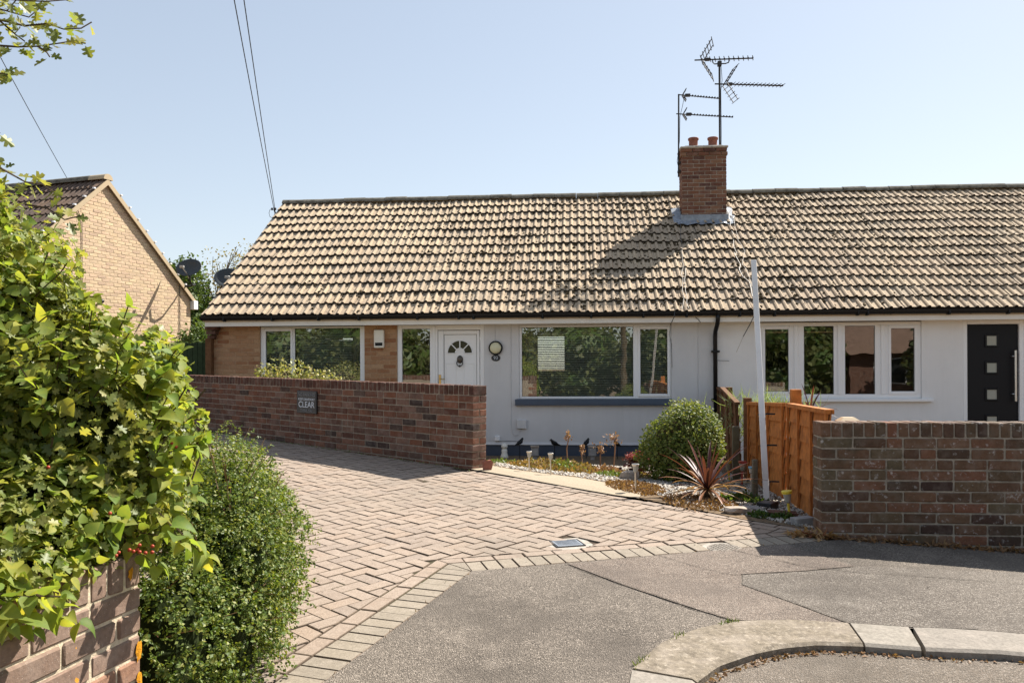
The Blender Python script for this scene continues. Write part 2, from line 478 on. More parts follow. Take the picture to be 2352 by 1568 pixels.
MAT['paint_white'] = plain('white lettering', (.62,.66,.72), .5, .4)
MAT['paint_dim'] = plain('dim lettering', (.20,.205,.22), .5, .4)
MAT['paint_grey'] = plain('faded lettering', (.10,.10,.105), .5, .4)
MAT['bark'] = plain('bark', (.11,.08,.05), .95, .1, nscale=20, namt=.4)
MAT['inner'] = plain('shade dark foliage core', (.03,.04,.014), 1, .05, nscale=60, namt=.6, bump=.8, bscale=60)  # interior shade put into the colour of the solid foliage filler
MAT['berry'] = plain('red berry', (.38,.055,.025), .45, .3)
MAT['haw'] = leaf_mat('hawthorn leaf', [(.17,.22,.06),(.24,.28,.07),(.36,.36,.11),(.12,.16,.05),(.30,.32,.085),(.21,.26,.10)], .5, .4)
MAT['lilac'] = leaf_mat('lilac leaf', [(.19,.29,.06),(.27,.35,.07),(.13,.21,.05),(.38,.39,.085),(.22,.31,.065),(.31,.36,.08)], .55, .25, rough=.55)
MAT['lonic'] = leaf_mat('box honeysuckle leaf', [(.085,.145,.028),(.12,.185,.034),(.19,.245,.048),(.055,.10,.022),(.27,.30,.075)], .38, .3, rough=.48)
MAT['bushleaf'] = leaf_mat('hebe leaf', [(.10,.15,.035),(.14,.19,.045),(.21,.25,.065),(.08,.12,.03),(.27,.29,.09)], .38, .2, rough=.55)
MAT['yellowbush'] = leaf_mat('variegated shrub leaf', [(.26,.29,.09),(.34,.34,.14),(.20,.25,.07),(.45,.40,.2)], .35, .3)
MAT['ivy'] = leaf_mat('dark tree leaf', [(.06,.11,.025),(.085,.145,.035),(.12,.18,.045),(.045,.085,.022)], .4, .3)
MAT['street'] = leaf_mat('street tree leaf', [(.075,.095,.035),(.105,.125,.045),(.14,.155,.06),(.055,.075,.03)], .3, .2)
MAT['thinleaf'] = leaf_mat('pale tree leaf', [(.20,.19,.08),(.26,.23,.11),(.15,.17,.06),(.30,.23,.12)], .35, .25)
MAT['cord'] = leaf_mat('purple cordyline blade', [(.10,.035,.035),(.14,.05,.04),(.075,.028,.03)], .3, .4)
MAT['cord_dry'] = leaf_mat('straw cordyline blade', [(.40,.27,.13),(.30,.17,.08),(.44,.31,.16),(.24,.11,.065)], .3, .3)
MAT['sedum'] = leaf_mat('dry sedum', [(.27,.175,.075),(.33,.225,.105),(.22,.19,.065),(.23,.13,.06),(.18,.18,.06)], .3, .2)
MAT['sedum_green'] = leaf_mat('green groundcover', [(.13,.19,.05),(.18,.23,.06),(.10,.15,.05)], .3, .2)
MAT['sedum_brown'] = leaf_mat('brown groundcover', [(.20,.115,.06),(.25,.15,.08),(.15,.09,.05),(.29,.19,.105)], .25, .2)
MAT['flower'] = leaf_mat('dusky red flower', [(.30,.08,.08),(.38,.12,.11),(.25,.06,.07)], .2, .2)
MAT['grassy'] = leaf_mat('feathery grass', [(.22,.30,.15),(.28,.36,.20),(.18,.26,.12)], .4, .2)
MAT['seedhead'] = leaf_mat('dry seed head', [(.33,.205,.13),(.38,.25,.165),(.26,.155,.10)], .2, .2)

# ================================================================== ground levels
def g(X, Y):                                   # street, pavement and drive: rises away from the road
    return .06 + .043*Y - .057*max(0.0, X - 2.2)
def edge_y(X):
    if X < -.43: return 8.56 - .861*(X + .43)
    if X < 2.2: return 8.56 - 1.03*(X + .43)
    return 5.75
def house_y(X): return 13.9 - .084*(X + 2.3)
def G(X, Y):                                   # gardens fall from the street to the houses
    ye = edge_y(X)
    if Y <= ye: return g(X, Y)
    ze = g(X, ye); t = min(1.0, (Y - ye)/max(.5, house_y(X) - ye))
    s = t*t*(3 - 2*t)
    return ze + (0.02 - ze)*s

def sheet(name, poly, zf, mat, parent=None, off=0.0, cuts=(), kind=None, grid=None):
    bm = bmesh.new()
    vs = [bm.verts.new((x, y, 0)) for x, y in poly]
    for tr in tessellate_polygon([[Vector((x, y, 0)) for x, y in poly]]):
        try: bm.faces.new([vs[i] for i in tr])
        except ValueError: pass
    cl = list(cuts)
    if grid:
        xs = [p[0] for p in poly]; ys = [p[1] for p in poly]
        a = min(xs) + grid
        while a < max(xs): cl.append(((a,0,0),(1,0,0))); a += grid
        a = min(ys) + grid
        while a < max(ys): cl.append(((0,a,0),(0,1,0))); a += grid
    for co, no in cl:
        bmesh.ops.bisect_plane(bm, geom=bm.verts[:]+bm.edges[:]+bm.faces[:], plane_co=co, plane_no=no)
    for v in bm.verts: v.co.z = zf(v.co.x, v.co.y) + off
    bmesh.ops.recalc_face_normals(bm, faces=bm.faces[:])
    if sum(f.normal.z for f in bm.faces) < 0: bmesh.ops.reverse_faces(bm, faces=bm.faces[:])
    me = bpy.data.meshes.new(name); bm.to_mesh(me); bm.free()
    me.materials.append(mat)
    o = obj(name, me, parent)
    if kind: o["kind"] = kind
    return o

# wide ground to the horizon
mb = MB()
xs = [-900,-300,-100,-40,-20,-14] + [x*1.0 for x in range(-12, 13)] + [14,20,40,100,300,900]
ys = [-900,-300,-100,-40,-20,-12] + [y*1.0 for y in range(-8, 31)] + [36,50,100,300,900]
V = []; 
for y in ys:
    for x in xs:
        xx = max(-12, min(12, x)); yy = max(-8, min(14.5, y))
        V.append((x, y, G(xx, yy) - .12))
F_ = [(j*len(xs)+i, j*len(xs)+i+1, (j+1)*len(xs)+i+1, (j+1)*len(xs)+i) for j in range(len(ys)-1) for i in range(len(xs)-1)]
mb.add(V, F_)
tag(mb.build('ground', MAT['soil']), kind='structure')

CUTX = [((2.2,0,0),(1,0,0))]
kerb_back = [(.40,2.4),(.43,3.1),(.51,3.45),(.68,3.73),(.90,3.92),(1.13,4.02),(1.40,4.03),(1.66,3.98),(1.93,3.92),(2.46,3.86),(3.4,3.78),(6.5,3.6)]
kerb_front = [(.66,2.4),(.68,3.05),(.76,3.34),(.89,3.50),(1.08,3.63),(1.24,3.70),(1.41,3.735),(1.62,3.715),(1.86,3.66),(2.36,3.60),(3.35,3.52),(6.4,3.34)]
pave = tag(sheet('pavement', [(-1.25,2.0),(-.79,3.34),(-.25,4.9),(2.18,5.58),(2.6,5.72),(6.6,5.5)] + kerb_back[::-1] + [(.40,-7),(-1.25,-7)], g, MAT['asphalt'], cuts=CUTX), kind='structure')
def patch(name, poly, mat, off=.004):
    sheet(name, poly, g, MAT[mat], pave, off, cuts=CUTX)
patch('reddish_patch', [(.34,5.03),(.62,4.62),(.93,4.22),(1.10,4.03),(1.40,4.035),(1.64,3.99),(1.50,4.25),(1.30,4.60),(1.36,4.80),(1.75,4.86),(2.1,4.95),(1.98,5.2),(1.85,5.46),(1.0,5.225)], 'asphalt_red')
patch('pale_patch', [(1.65,3.99),(1.93,3.93),(2.46,3.87),(3.4,3.79),(6.4,3.61),(6.4,5.0),(3.2,4.97),(2.1,4.94),(1.76,4.85),(1.37,4.79),(1.31,4.60),(1.51,4.25)], 'asphalt_pale')
patch('lower_patch', [(-.86,3.10),(-.45,3.28),(-.10,3.22),(.22,3.12),(.43,3.02),(.40,2.3),(.40,-6),(-1.2,-6),(-1.2,2.05)], 'asphalt_pale')
def seam(pts, w=.012):
    P = []; rr = random.Random(len(pts)*7 + int(pts[0][0]*100))
    for (a, b) in zip(pts[:-1], pts[1:]):
        n = max(2, int(math.dist(a, b)/.06))
        for i in range(n):
            t = i/n; P.append((a[0]+(b[0]-a[0])*t + rr.uniform(-.007,.007), a[1]+(b[1]-a[1])*t + rr.uniform(-.007,.007)))
    P.append(pts[-1])
    vs = []; fs = []
    for i, p in enumerate(P):
        q = P[min(i+1, len(P)-1)]; o_ = P[max(i-1, 0)]
        d = Vector((q[0]-o_[0], q[1]-o_[1])).normalized(); nx, ny = -d.y, d.x
        ww = w*rr.uniform(.25, 1.0)
        for s in (-.5, .5):
            x, y = p[0]+nx*s*ww, p[1]+ny*s*ww
            vs.append((x, y, g(x, y) + .008))
    for i in range(len(P)-1): fs.append((2*i, 2*i+1, 2*i+3, 2*i+2))
    m = MB(); m.add(vs, fs); m.build('seam', MAT['seam'], pave)
seam([(.33,5.03),(.62,4.62),(.93,4.22),(1.10,4.03)], .009)
seam([(.95,5.2),(1.1,4.98),(1.30,4.78),(1.75,4.86),(2.1,4.95),(3.2,4.98)], .005)
seam([(1.3,4.60),(1.51,4.25),(1.66,3.99)], .006)
seam([(1.45,5.33),(1.75,4.99),(2.1,4.80),(3.0,4.72)], .006)
seam([(-.86,3.10),(-.45,3.28),(-.10,3.22),(.22,3.12),(.43,3.02)], .011)

# road inside the kerb
road_z = lambda x, y: g(x, y) - .035
tag(sheet('road', kerb_front[::-1] + [(.66,-7),(12,-7),(12,3.3)], road_z, MAT['road'], cuts=CUTX), kind='structure')
# kerb stones
def lerp_curve(c, t):
    i = min(len(c)-2, int(t)); f = t - i
    return (c[i][0]+(c[i+1][0]-c[i][0])*f, c[i][1]+(c[i+1][1]-c[i][1])*f)
for a, b, m in ((0,1.96,'kerb'),(2.02,6.98,'kerb_agg'),(7.02,7.98,'kerb'),(8.03,8.98,'kerb'),(9.02,9.98,'kerb'),(10.02,11,'kerb')):
    n = max(2, int((b-a)*4)); ring = []
    for i in range(n+1):
        t = a + (b-a)*i/n
        p = lerp_curve(kerb_back, t); q = lerp_curve(kerb_front, t)
        zb = g(*p) + .006; zf = g(*q) + .004
        mid = (p[0]+(q[0]-p[0])*.93, p[1]+(q[1]-p[1])*.93)
        ring.append([(p[0],p[1],zb-.15),(p[0],p[1],zb),(mid[0],mid[1],zf),(q[0],q[1],zf-.012),(q[0],q[1],zf-.15)])
    vs = [v for r_ in ring for v in r_]; fs = []
    for i in range(n):
        for j in range(4): fs.append((i*5+j, i*5+j+1, (i+1)*5+j+1, (i+1)*5+j))
    fs.append((0,1,2,3,4)); fs.append(tuple(n*5+j for j in (4,3,2,1,0)))
    mb = MB(); mb.add(vs, fs); mb.build('kerb_stone', MAT[m], pave)
# debris lying in the road channel and along the kerb back
N = 420
t = nrg.uniform(1.0, 9.0, N); P = np.array([lerp_curve(kerb_front, x) for x in t])
P3 = np.zeros((N, 3)); P3[:, :2] = P + nrg.normal(0, .012, (N, 2)) + np.array([.01, -.03])
P3[:, 2] = [road_z(x, y) + .004 for x, y, _ in P3]
LT = [(-.5,0,0),(.5,0,.1),(.35,.35,.25),(-.3,.3,.1)]; LF = [(0,1,2),(0,2,3)]
B_ = bases(np.tile([0,0,1.0], (N,1)), nrg.uniform(.008,.028,N), jit=.5)
o = obj('dry_litter', scatter('dry_litter', LT, LF, B_, P3, MAT['sedum_brown'], False))
tag(o, kind='stuff')
N = 90
t = np.concatenate([nrg.uniform(2.0, 2.5, 25), nrg.normal(4.75, .12, 45), nrg.normal(3.5,.1,20)]); P = np.array([lerp_curve(kerb_back, x) for x in t])
P3 = np.zeros((N, 3)); P3[:, :2] = P + nrg.normal(0, .01, (N, 2)); P3[:, 2] = [g(x, y) + .004 for x, y, _ in P3]
B_ = bases(nrg.normal(0,1,(N,3))*[1,1,.3], nrg.uniform(.012,.03,N), along=np.tile([0,0,1.0],(N,1))+nrg.normal(0,.5,(N,3)))
o = obj('kerb_weeds', scatter('kerb_weeds', [(-.12,0,0),(.12,0,0),(0,1,.1)], [(0,1,2)], B_, P3, MAT['sedum_green'], False)); tag(o, kind='stuff')

# ================================================================== block paved drive
TILT = math.atan(.043)
L1a, L1b = Vector((-.25,4.90)), Vector((2.18,5.58))
L2a, L2b = Vector((-.25,4.90)), Vector((-1.25,2.0))
n1 = Vector((-(L1b-L1a).y, (L1b-L1a).x)).normalized()
n2 = Vector(((L2b-L2a).y, -(L2b-L2a).x)).normalized()
Ewa, Ewb = Vector((-.43,8.56)), Vector((2.35,5.70))           # edge towards the garden
nE = Vector(((Ewb-Ewa).y, -(Ewb-Ewa).x)).normalized()          # points back over the drive
Wu = Vector((-.757,.652)); nW = Vector((-.652,-.757))
field = [(-.25,4.90),(2.18,5.58),(2.35,5.70),(-.43,8.56),(-.43-.757*6.6,8.56+.652*6.6),(-8,11.5),(-3.6,4.6),(-1.6,2.0),(-1.25,2.0)]
drive = tag(sheet('driveway', field, g, MAT['joint'], off=-.009, cuts=CUTX), kind='structure')

def clip(poly, p, n, d):
    out = []
    for i in range(len(poly)):
        a, b = poly[i], poly[(i+1) % len(poly)]
        da = (a-p).dot(n) - d; db = (b-p).dot(n) - d
        if da >= 0: out.append(a)
        if (da >= 0) != (db >= 0): out.append(a + (b-a)*(da/(da-db)))
    return out
def area(poly): return abs(sum(poly[i].x*poly[(i+1)%len(poly)].y - poly[(i+1)%len(poly)].x*poly[i].y for i in range(len(poly))))/2

def paver_shape(poly, ch=.0042, h=.012):
    """top with a small arris, sides down to the joint; local xy"""
    n = len(poly); c = sum(poly, Vector((0,0)))/n
    top = [p + (c-p).normalized()*ch*1.3 for p in poly]
    vs = [(p.x,p.y,-h) for p in poly] + [(p.x,p.y,-.003) for p in poly] + [(p.x,p.y,0) for p in top]
    fs = [tuple(range(2*n, 3*n))]
    for i in range(n):
        j = (i+1) % n
        fs += [(i,j,n+j,n+i),(n+i,n+j,2*n+j,2*n+i)]
    return vs, fs

AX = Vector((.7197,-.6943)); BX = Vector((.6943,.7197))
w = .1022; gap = .0036
pieces = []                                   # (polygon world xy, material, full?, angle)
O0 = Vector((0.03, 5.4))
def blk(i0, j0, di, dj):
    a0, a1, b0, b1 = i0*w+gap, (i0+di)*w-gap, j0*w+gap, (j0+dj)*w-gap
    return [O0 + AX*a + BX*b for a, b in ((a0,b0),(a1,b0),(a1,b1),(a0,b1))]
for i in range(-75, 60):
    for j in range(-60, 75):
        m = (i - j) % 4
        if m == 0: poly = blk(i, j, 2, 1); horiz = True
        elif m == 3: poly = blk(i, j, 1, 2); horiz = False
        else: continue
        c = sum(poly, Vector((0,0)))/4
        if c.x < -6 or c.y < 2.2 or c.y > 13.2: continue
        if c.x < -1.25 - (c.y-2.2)*.55 - .4: continue
        full = True
        cl = []
        bis = (n1 + n2)                     # which border applies
        right = (c - L1a).dot(Vector((bis.y, -bis.x))) > 0
        cl.append((L1a, n1, .312) if right else (L2a, n2, .312))
        cl.append((Ewa, nE, .108) if c.x > -.6 else (Ewa, nW, .012))
        q = poly
        for p_, n_, d_ in cl:
            if not q: break
            if any((v-p_).dot(n_) < d_ for v in q): full = False; q = clip(q, p_, n_, d_)
        if len(q) < 3 or area(q) < .0009: continue
        pieces.append((q, 'paver', full, horiz))
def course(a, b, nrm, off, size, along, mat, t0=0.0, t1=None):
    d = (b-a).normalized(); Ln = (b-a).length if t1 is None else t1
    t = t0
    while t < Ln:
        e = min(t+along, Ln)
        if e - t > .02:
            pieces.append(([a + d*(t+gap) + nrm*(off+gap), a + d*(e-gap) + nrm*(off+gap), a + d*(e-gap) + nrm*(off+size-gap), a + d*(t+gap) + nrm*(off+size-gap)], mat, False, None))
        t += along
# soldier course along the pavement, then one stretcher course inside it
course(L1a, L1b, n1, 0, .2, .1015, 'paver_grey')
course(L2a, L2b, n2, 0, .2, .1015, 'paver_grey')
course(L1a, L1b, n1, .205, .1, .203, 'paver')
course(L2a, L2b, n2, .205, .1, .203, 'paver')
corner = L1a
bb = (n1+n2).normalized(); mit = 1/bb.dot(n1)
for na in (n1, n2):
    pieces.append(([corner + na*.004, corner + na*.197, corner + bb*.197*mit], 'paver_grey', False, None))
    pieces.append(([corner + na*.208, corner + na*.302, corner + bb*.302*mit, corner + bb*.208*mit], 'paver', False, None))
dE = (Ewb-Ewa)
course(Ewa + dE.normalized()*.05, Ewb, nE, 0, .1, .203, 'paver')
# openings for the two covers
HOLE = (Vector((.375,5.543)), .165); RH = (Vector((1.42,5.395)), .125)
def in_hole(c):
    d = c - HOLE[0]
    return abs(d.dot(Vector((.962,.272)))) < .13 and abs(d.dot(Vector((-.48,.877)))) < .115
pieces = [p for p in pieces if not in_hole(sum(p[0], Vector((0,0)))/len(p[0])) and (sum(p[0], Vector((0,0)))/len(p[0]) - RH[0]).length > .085]
pieces.sort(key=lambda p: (sum(p[0], Vector((0,0)))/len(p[0])).length if (sum(p[0], Vector((0,0)))/len(p[0])).x > -.36*(sum(p[0], Vector((0,0)))/len(p[0])).y else 99)
hv = [Vector((-w+gap,-w/2+gap)), Vector((w-gap,-w/2+gap)), Vector((w-gap,w/2-gap)), Vector((-w+gap,w/2-gap))]
def pave_mats(mb, counts):
    mb.m = []
    for n_ in counts: mb.m += [0] + [1]*(2*n_)
vs, fs = paver_shape(hv); mb = MB(); mb.add(vs, fs); pave_mats(mb, [4]); FULL = mb.mesh('paver_block', [MAT['paver'], MAT['paver_side']])
angA = math.atan2(AX.y, AX.x)
rest = {'paver': MB(), 'paver_grey': MB()}; cnts = {'paver': [], 'paver_grey': []}
nind = 0
for q, mat, full, horiz in pieces:
    c = sum(q, Vector((0,0)))/len(q)
    dz = rng.uniform(-.0035, .0030) - .006*max(0, math.sin(c.x*1.9+c.y*.8)*math.sin(c.y*1.3-c.x))
    if nind < 300:
        nind += 1
        if full:
            M = Matrix.Translation((c.x, c.y, g(c.x,c.y)+dz)) @ Matrix.Rotation(TILT,4,'X') @ Matrix.Rotation(angA + (0 if horiz else math.pi/2),4,'Z') @ Euler((rng.uniform(-.006,.006), rng.uniform(-.006,.006), rng.uniform(-.006,.006))).to_matrix().to_4x4()
            o = obj('block_paver', FULL, drive); o.matrix_local = M
        else:
            vs, fs = paver_shape([p-c for p in q])
            mb = MB(); mb.add([(x,y,z+.043*y) for x,y,z in vs], fs); pave_mats(mb, [len(q)])
            o = mb.build('block_paver', [MAT[mat], MAT['paver_side']], drive, loc=(c.x,c.y,g(c.x,c.y)+dz))
    else:
        vs, fs = paver_shape(q)
        a_, b_ = rng.uniform(-.02,.02), rng.uniform(-.02,.02)
        cnts[mat].append(len(q))
        rest[mat].add([(x,y,z+g(x,y)+dz+(x-c.x)*a_*.5+(y-c.y)*b_*.5) for x,y,z in vs], fs)
for k_, m_ in rest.items():
    if m_.v: pave_mats(m_, cnts[k_]); m_.build('far_block_paver', [MAT[k_], MAT['paver_side']], drive, kind='stuff')
# square cover
cv = empty('manhole_cover', (HOLE[0].x, HOLE[0].y, g(*HOLE[0])), (TILT,0,math.atan2(.272,.962)), 'small square galvanised inspection cover set in the block paving', 'manhole cover')
mb = MB(); mb.box(-.165,.165,-.14,.14,-.02,-.005); mb.build('bed', MAT['cement'], cv)
mb = MB()
for a in ((-.105,-.098,-.085,.085),(.098,.105,-.085,.085),(-.098,.098,-.085,-.078),(-.098,.098,.078,.085)): mb.box(a[0],a[1],a[2],a[3],-.01,.002)
mb.build('frame', MAT['gasket'], cv)
mb = MB(); mb.box(-.092,.092,-.072,.072,-.01,.003,c=.002)
for i in range(7): mb.box(-.08,.08,-.055+i*.018,-.049+i*.018,.002,.0055)
mb.build('lid', MAT['lead'], cv)
cv = empty('drain_cover', (RH[0].x, RH[0].y, g(*RH[0])), (TILT,0,.25), 'round patterned cover let into the grey paver border', 'drain cover')
mb = MB(); mb.lathe([(.15,-.012),(.15,-.002),(.118,-.002)], 32); mb.build('surround', MAT['cement'], cv)
mb = MB(); mb.lathe([(.115,-.01),(.115,.001),(.108,.002),(0.001,.002)], 32)
for i in range(-5,6):
    for j in range(-3,4):
        x, y = i*.019, j*.027 + (i%2)*.0135
        if x*x+y*y < .0095: mb.box(x-.007,x+.007,y-.005,y+.005,.001,.005)
mb.build('lid', MAT['kerb'], cv)

# ================================================================== brick walls
_bm = {}
def brick_mesh(dx, dy, dz, mat, var):
    key = (round(dx,4), round(dy,4), round(dz,4), mat, var)
    if key in _bm: return _bm[key]
    mb = MB(); mb.box(-dx/2,dx/2,-dy/2,dy/2,-dz/2,dz/2,c=min(.006, dz*.1))
    rr = random.Random(hash(key) & 0xffff)
    mb.v = [(x+rr.uniform(-.0014,.0014), y+rr.uniform(-.0014,.0014), z+rr.uniform(-.0014,.0014)) for x,y,z in mb.v]
    me = mb.mesh('brick', MAT[mat]); _bm[key] = me
    return me
class Pieces:
    """pieces of one wall: the first `most` become objects of their own, the others one joined part"""
    def __init__(self, parent, mat, name='brick', most=300):
        self.parent, self.mat, self.name, self.most = parent, mat, name, most
        self.items = []
    def brick(self, cx, cy, cz, dx, dy, dz, rot=None, prio=0.0):
        self.items.append((prio, cx, cy, cz, dx, dy, dz, rot))
    def done(self):
        self.items.sort(key=lambda t: t[0])
        rest = MB()
        for i, (_, cx, cy, cz, dx, dy, dz, rot) in enumerate(self.items):
            me = brick_mesh(dx, dy, dz, self.mat, rng.randrange(3))
            r_ = Euler((rng.uniform(-.006,.006), rng.uniform(-.006,.006), rng.uniform(-.008,.008)))
            lc = (cx+rng.uniform(-.0012,.0012), cy+rng.uniform(-.0022,.0022), cz+rng.uniform(-.0012,.0012))
            if i < self.most:
                obj(self.name, me, self.parent, lc, r_)
            else:
                M = Matrix.Translation(lc) @ r_.to_matrix().to_4x4()
                rest.add([tuple(v.co) for v in me.vertices], [tuple(p.vertices) for p in me.polygons], M)
        if rest.v: rest.build('more_'+self.name, MAT[self.mat], self.parent, kind='stuff')

def garden_wall(label, loc, rot, length, ztop, zbot, matname, mortar, right_end=True, left_end=False, seed=1, copmat=None):
    """local x to the right along the face, y into the wall; one end of the face at x=0"""
    T = empty('garden_wall', loc, rot, label, 'brick wall')
    rr = random.Random(seed)
    x0, x1 = (-length, 0.0) if right_end else (0.0, length)
    th = .215
    core = MB(); core.box(x0+.006, x1-.006, .006, th-.006, zbot-.3, ztop-.008)
    core.build('mortar', MAT[mortar], T)
    cop = Pieces(T, copmat or matname, 'coping_brick', 300)
    x = x1 if right_end else x0; s = -1 if right_end else 1; k = 0
    while (x > x0 + .07) if right_end else (x < x1 - .07):
        cop.brick(x + s*.0325, th/2, ztop-.051+rr.uniform(-.003,.002), .066, th, .102, prio=k); k += 1
        x += s*.0755
    cop.done()
    P = Pieces(T, matname, 'brick', 300)
    row = 0; z = ztop - .112
    while z - .065 > zbot - .05:
        zc = z - .0325; x = 0.0
        odd = row % 2
        if odd:                              # header course at the quoin
            P.brick(s*.051, th/2, zc, .1025, th, .065, prio=row*.01); x = .1125
        else:
            P.brick(s*.1075, .051, zc, .215, .1025, .065, prio=row*.01)
            P.brick(s*.1075, th-.051, zc, .215, .1025, .065, prio=row*.01+.2); x = .225
        while x < length - .06:
            L_ = .215
            if rr.random() < .10: L_ = .1025
            P.brick(s*(x+L_/2), .051, zc, L_, .1025, .065, prio=x)
            x += L_ + .0100
        z -= .075; row += 1
    P.done()
    return T
wall_l = garden_wall('long reddish brown brick wall beside the drive with the black plaque', (-.43,8.56,0), (0,.0163,math.atan2(-.652,.757)), 6.5, 1.320, .36, 'wall_brick', 'mortar', True, seed=3, copmat='coping_brick')
wall_r = garden_wall('dark brown brick wall at the end of the orange fence', (2.18,5.69,0), (0,0,R(-5.5)), 3.6, 1.109, .20, 'dark_brick', 'grey_mortar', False, seed=5)
wall_h = garden_wall('mauve brown brick wall under the mixed hedge in the foreground', (-1.198,2.59,0), (0,0,math.atan2(.978,.208)), 3.2, .916, .10, 'mauve_brick', 'pale_mortar', True, seed=9)

q = random.Random(5)
for cx, cz, rx_, rz_ in ((-.013,.600,.016,.034),(-.010,.508,.014,.024),(-.30,.44,.02,.02),(-.05,.86,.012,.02)):
    mb = MB(); pl_ = [(cx+rx_*(1+q.uniform(-.35,.3))*math.cos(2*math.pi*i/14), cz+rz_*(1+q.uniform(-.35,.3))*math.sin(2*math.pi*i/14)) for i in range(14)]
    mb.add([(min(x,.001),-.0035,z) for x,z in pl_]+[(cx,-.0055,cz)], [(i,(i+1)%14,14) for i in range(14)]); mb.build('lichen', MAT['lichen'], wall_h)
# terracotta edging piece at the wall's foot
mb = MB()
pr = [(-.035,0),(.035,0),(.05,.05),(.055,.10),(.03,.125),(0,.115),(-.03,.125),(-.05,.10),(-.045,.05)]
mb.prism(pr, -.022, .022, Matrix.Rotation(R(90),4,'X'))
o = mb.build('edging_tile', MAT['pot'], loc=(-.27,8.50,g(-.27,8.5)-.01), rot=(0,.08,R(25)))
tag(o, 'broken terracotta edging piece standing at the foot of the reddish wall', 'edging tile')

# plaque with lettering
sg = empty('driveway_plaque', (-.43-.757*2.96, 8.56+.652*2.96, 0), (0,.0163,math.atan2(-.652,.757)), 'black plaque asking to keep the driveway clear on the reddish wall', 'sign')
zp = 1.075
mb = MB(); mb.box(-.215,.215,-.022,-.004,zp-.145,zp+.145,c=.004); mb.build('plate', MAT['slate'], sg)
mb = MB()
for a in ((-.2,.2,zp+.125,zp+.130),(-.2,.2,zp-.130,zp-.125),(-.2,-.196,zp-.125,zp+.125),(.196,.2,zp-.125,zp+.125)): mb.box(a[0],a[1],-.0245,-.021,a[2],a[3])
mb.build('border_line', MAT['paint_grey'], sg)
def text(body, size, loc, mat, parent, name='lettering', xs=1.0, ext=.0008, rot=(R(90),0,0), wmax=None):
    cu = bpy.data.curves.new(name, 'FONT'); cu.body = body; cu.size = size; cu.align_x = 'CENTER'; cu.align_y = 'CENTER'; cu.extrude = ext
    tmp = bpy.data.objects.new('tmp_text', cu); COL.objects.link(tmp)
    dg = bpy.context.evaluated_depsgraph_get(); dg.update()
    me = bpy.data.meshes.new_from_object(tmp.evaluated_get(dg))
    bpy.data.objects.remove(tmp)
    wd = max(v.co.x for v in me.vertices) - min(v.co.x for v in me.vertices)
    sx = (wmax/wd) if wmax else xs
    for v in me.vertices: v.co.x *= sx
    me.materials.clear(); me.materials.append(MAT[mat])
    o = obj(name, me, parent, loc, rot); return o
text('NO PARKING', .062, (0,-.024,zp+.095), 'paint_dim', sg, wmax=.36)
text('KEEP DRIVEWAY', .046, (0,-.024,zp+.035), 'paint_white', sg, wmax=.36)
text('CLEAR', .11, (0,-.024,zp-.035), 'paint_white', sg, wmax=.345)
text('THANK YOU', .045, (0,-.024,zp-.105), 'paint_dim', sg, wmax=.26)

# ================================================================== the two bungalows
HO = ((870-1176)/1850.0*13.91, 13.91, 0.0)
HR = (0, 0, R(-4.8))
HM = Matrix.Translation(HO) @ Matrix.Rotation(R(-4.8), 4, 'Z')
def HW(lx, ly, z): return HM @ Vector((lx, ly, z))
PITCH = math.atan2(2.72, 3.88)
EAVE = (-.36, 2.405); RIDGE_LY, RIDGE_Z = 3.55, 5.13
GAUGE = 4.74/13.15

# roof tile: two rolls, thick front edge
def tile_mesh(name, mat, wd=.2897, ln=.405, t=.038, edge=None):
    prof = [(0,0)]
    for cx in (wd*.27, wd*.77):
        for dx, dz in ((-.030,.0),(-.021,.021),(0,.030),(.021,.021),(.030,.0)): prof.append((cx+dx, dz))
    prof.append((wd,0))
    n = len(prof); vs = []
    for (x, z) in prof: vs.append((x, 0, z+t))                         # front top
    for (x, z) in prof: vs.append((x, ln, z+t*(1-ln/GAUGE)))           # back top
    for (x, z) in prof: vs.append((x, .010, z*.75))                    # front bottom
    fs = []
    for i in range(n-1):
        fs.append((i, i+1, n+i+1, n+i)); fs.append((2*n+i, 2*n+i+1, i+1, i))
    mb = MB(); mb.add(vs, fs)
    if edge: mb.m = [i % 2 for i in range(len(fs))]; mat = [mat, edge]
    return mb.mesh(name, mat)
TILE = tile_mesh('roof_tile', MAT['tile'], edge=MAT['tile_shade_edge'])

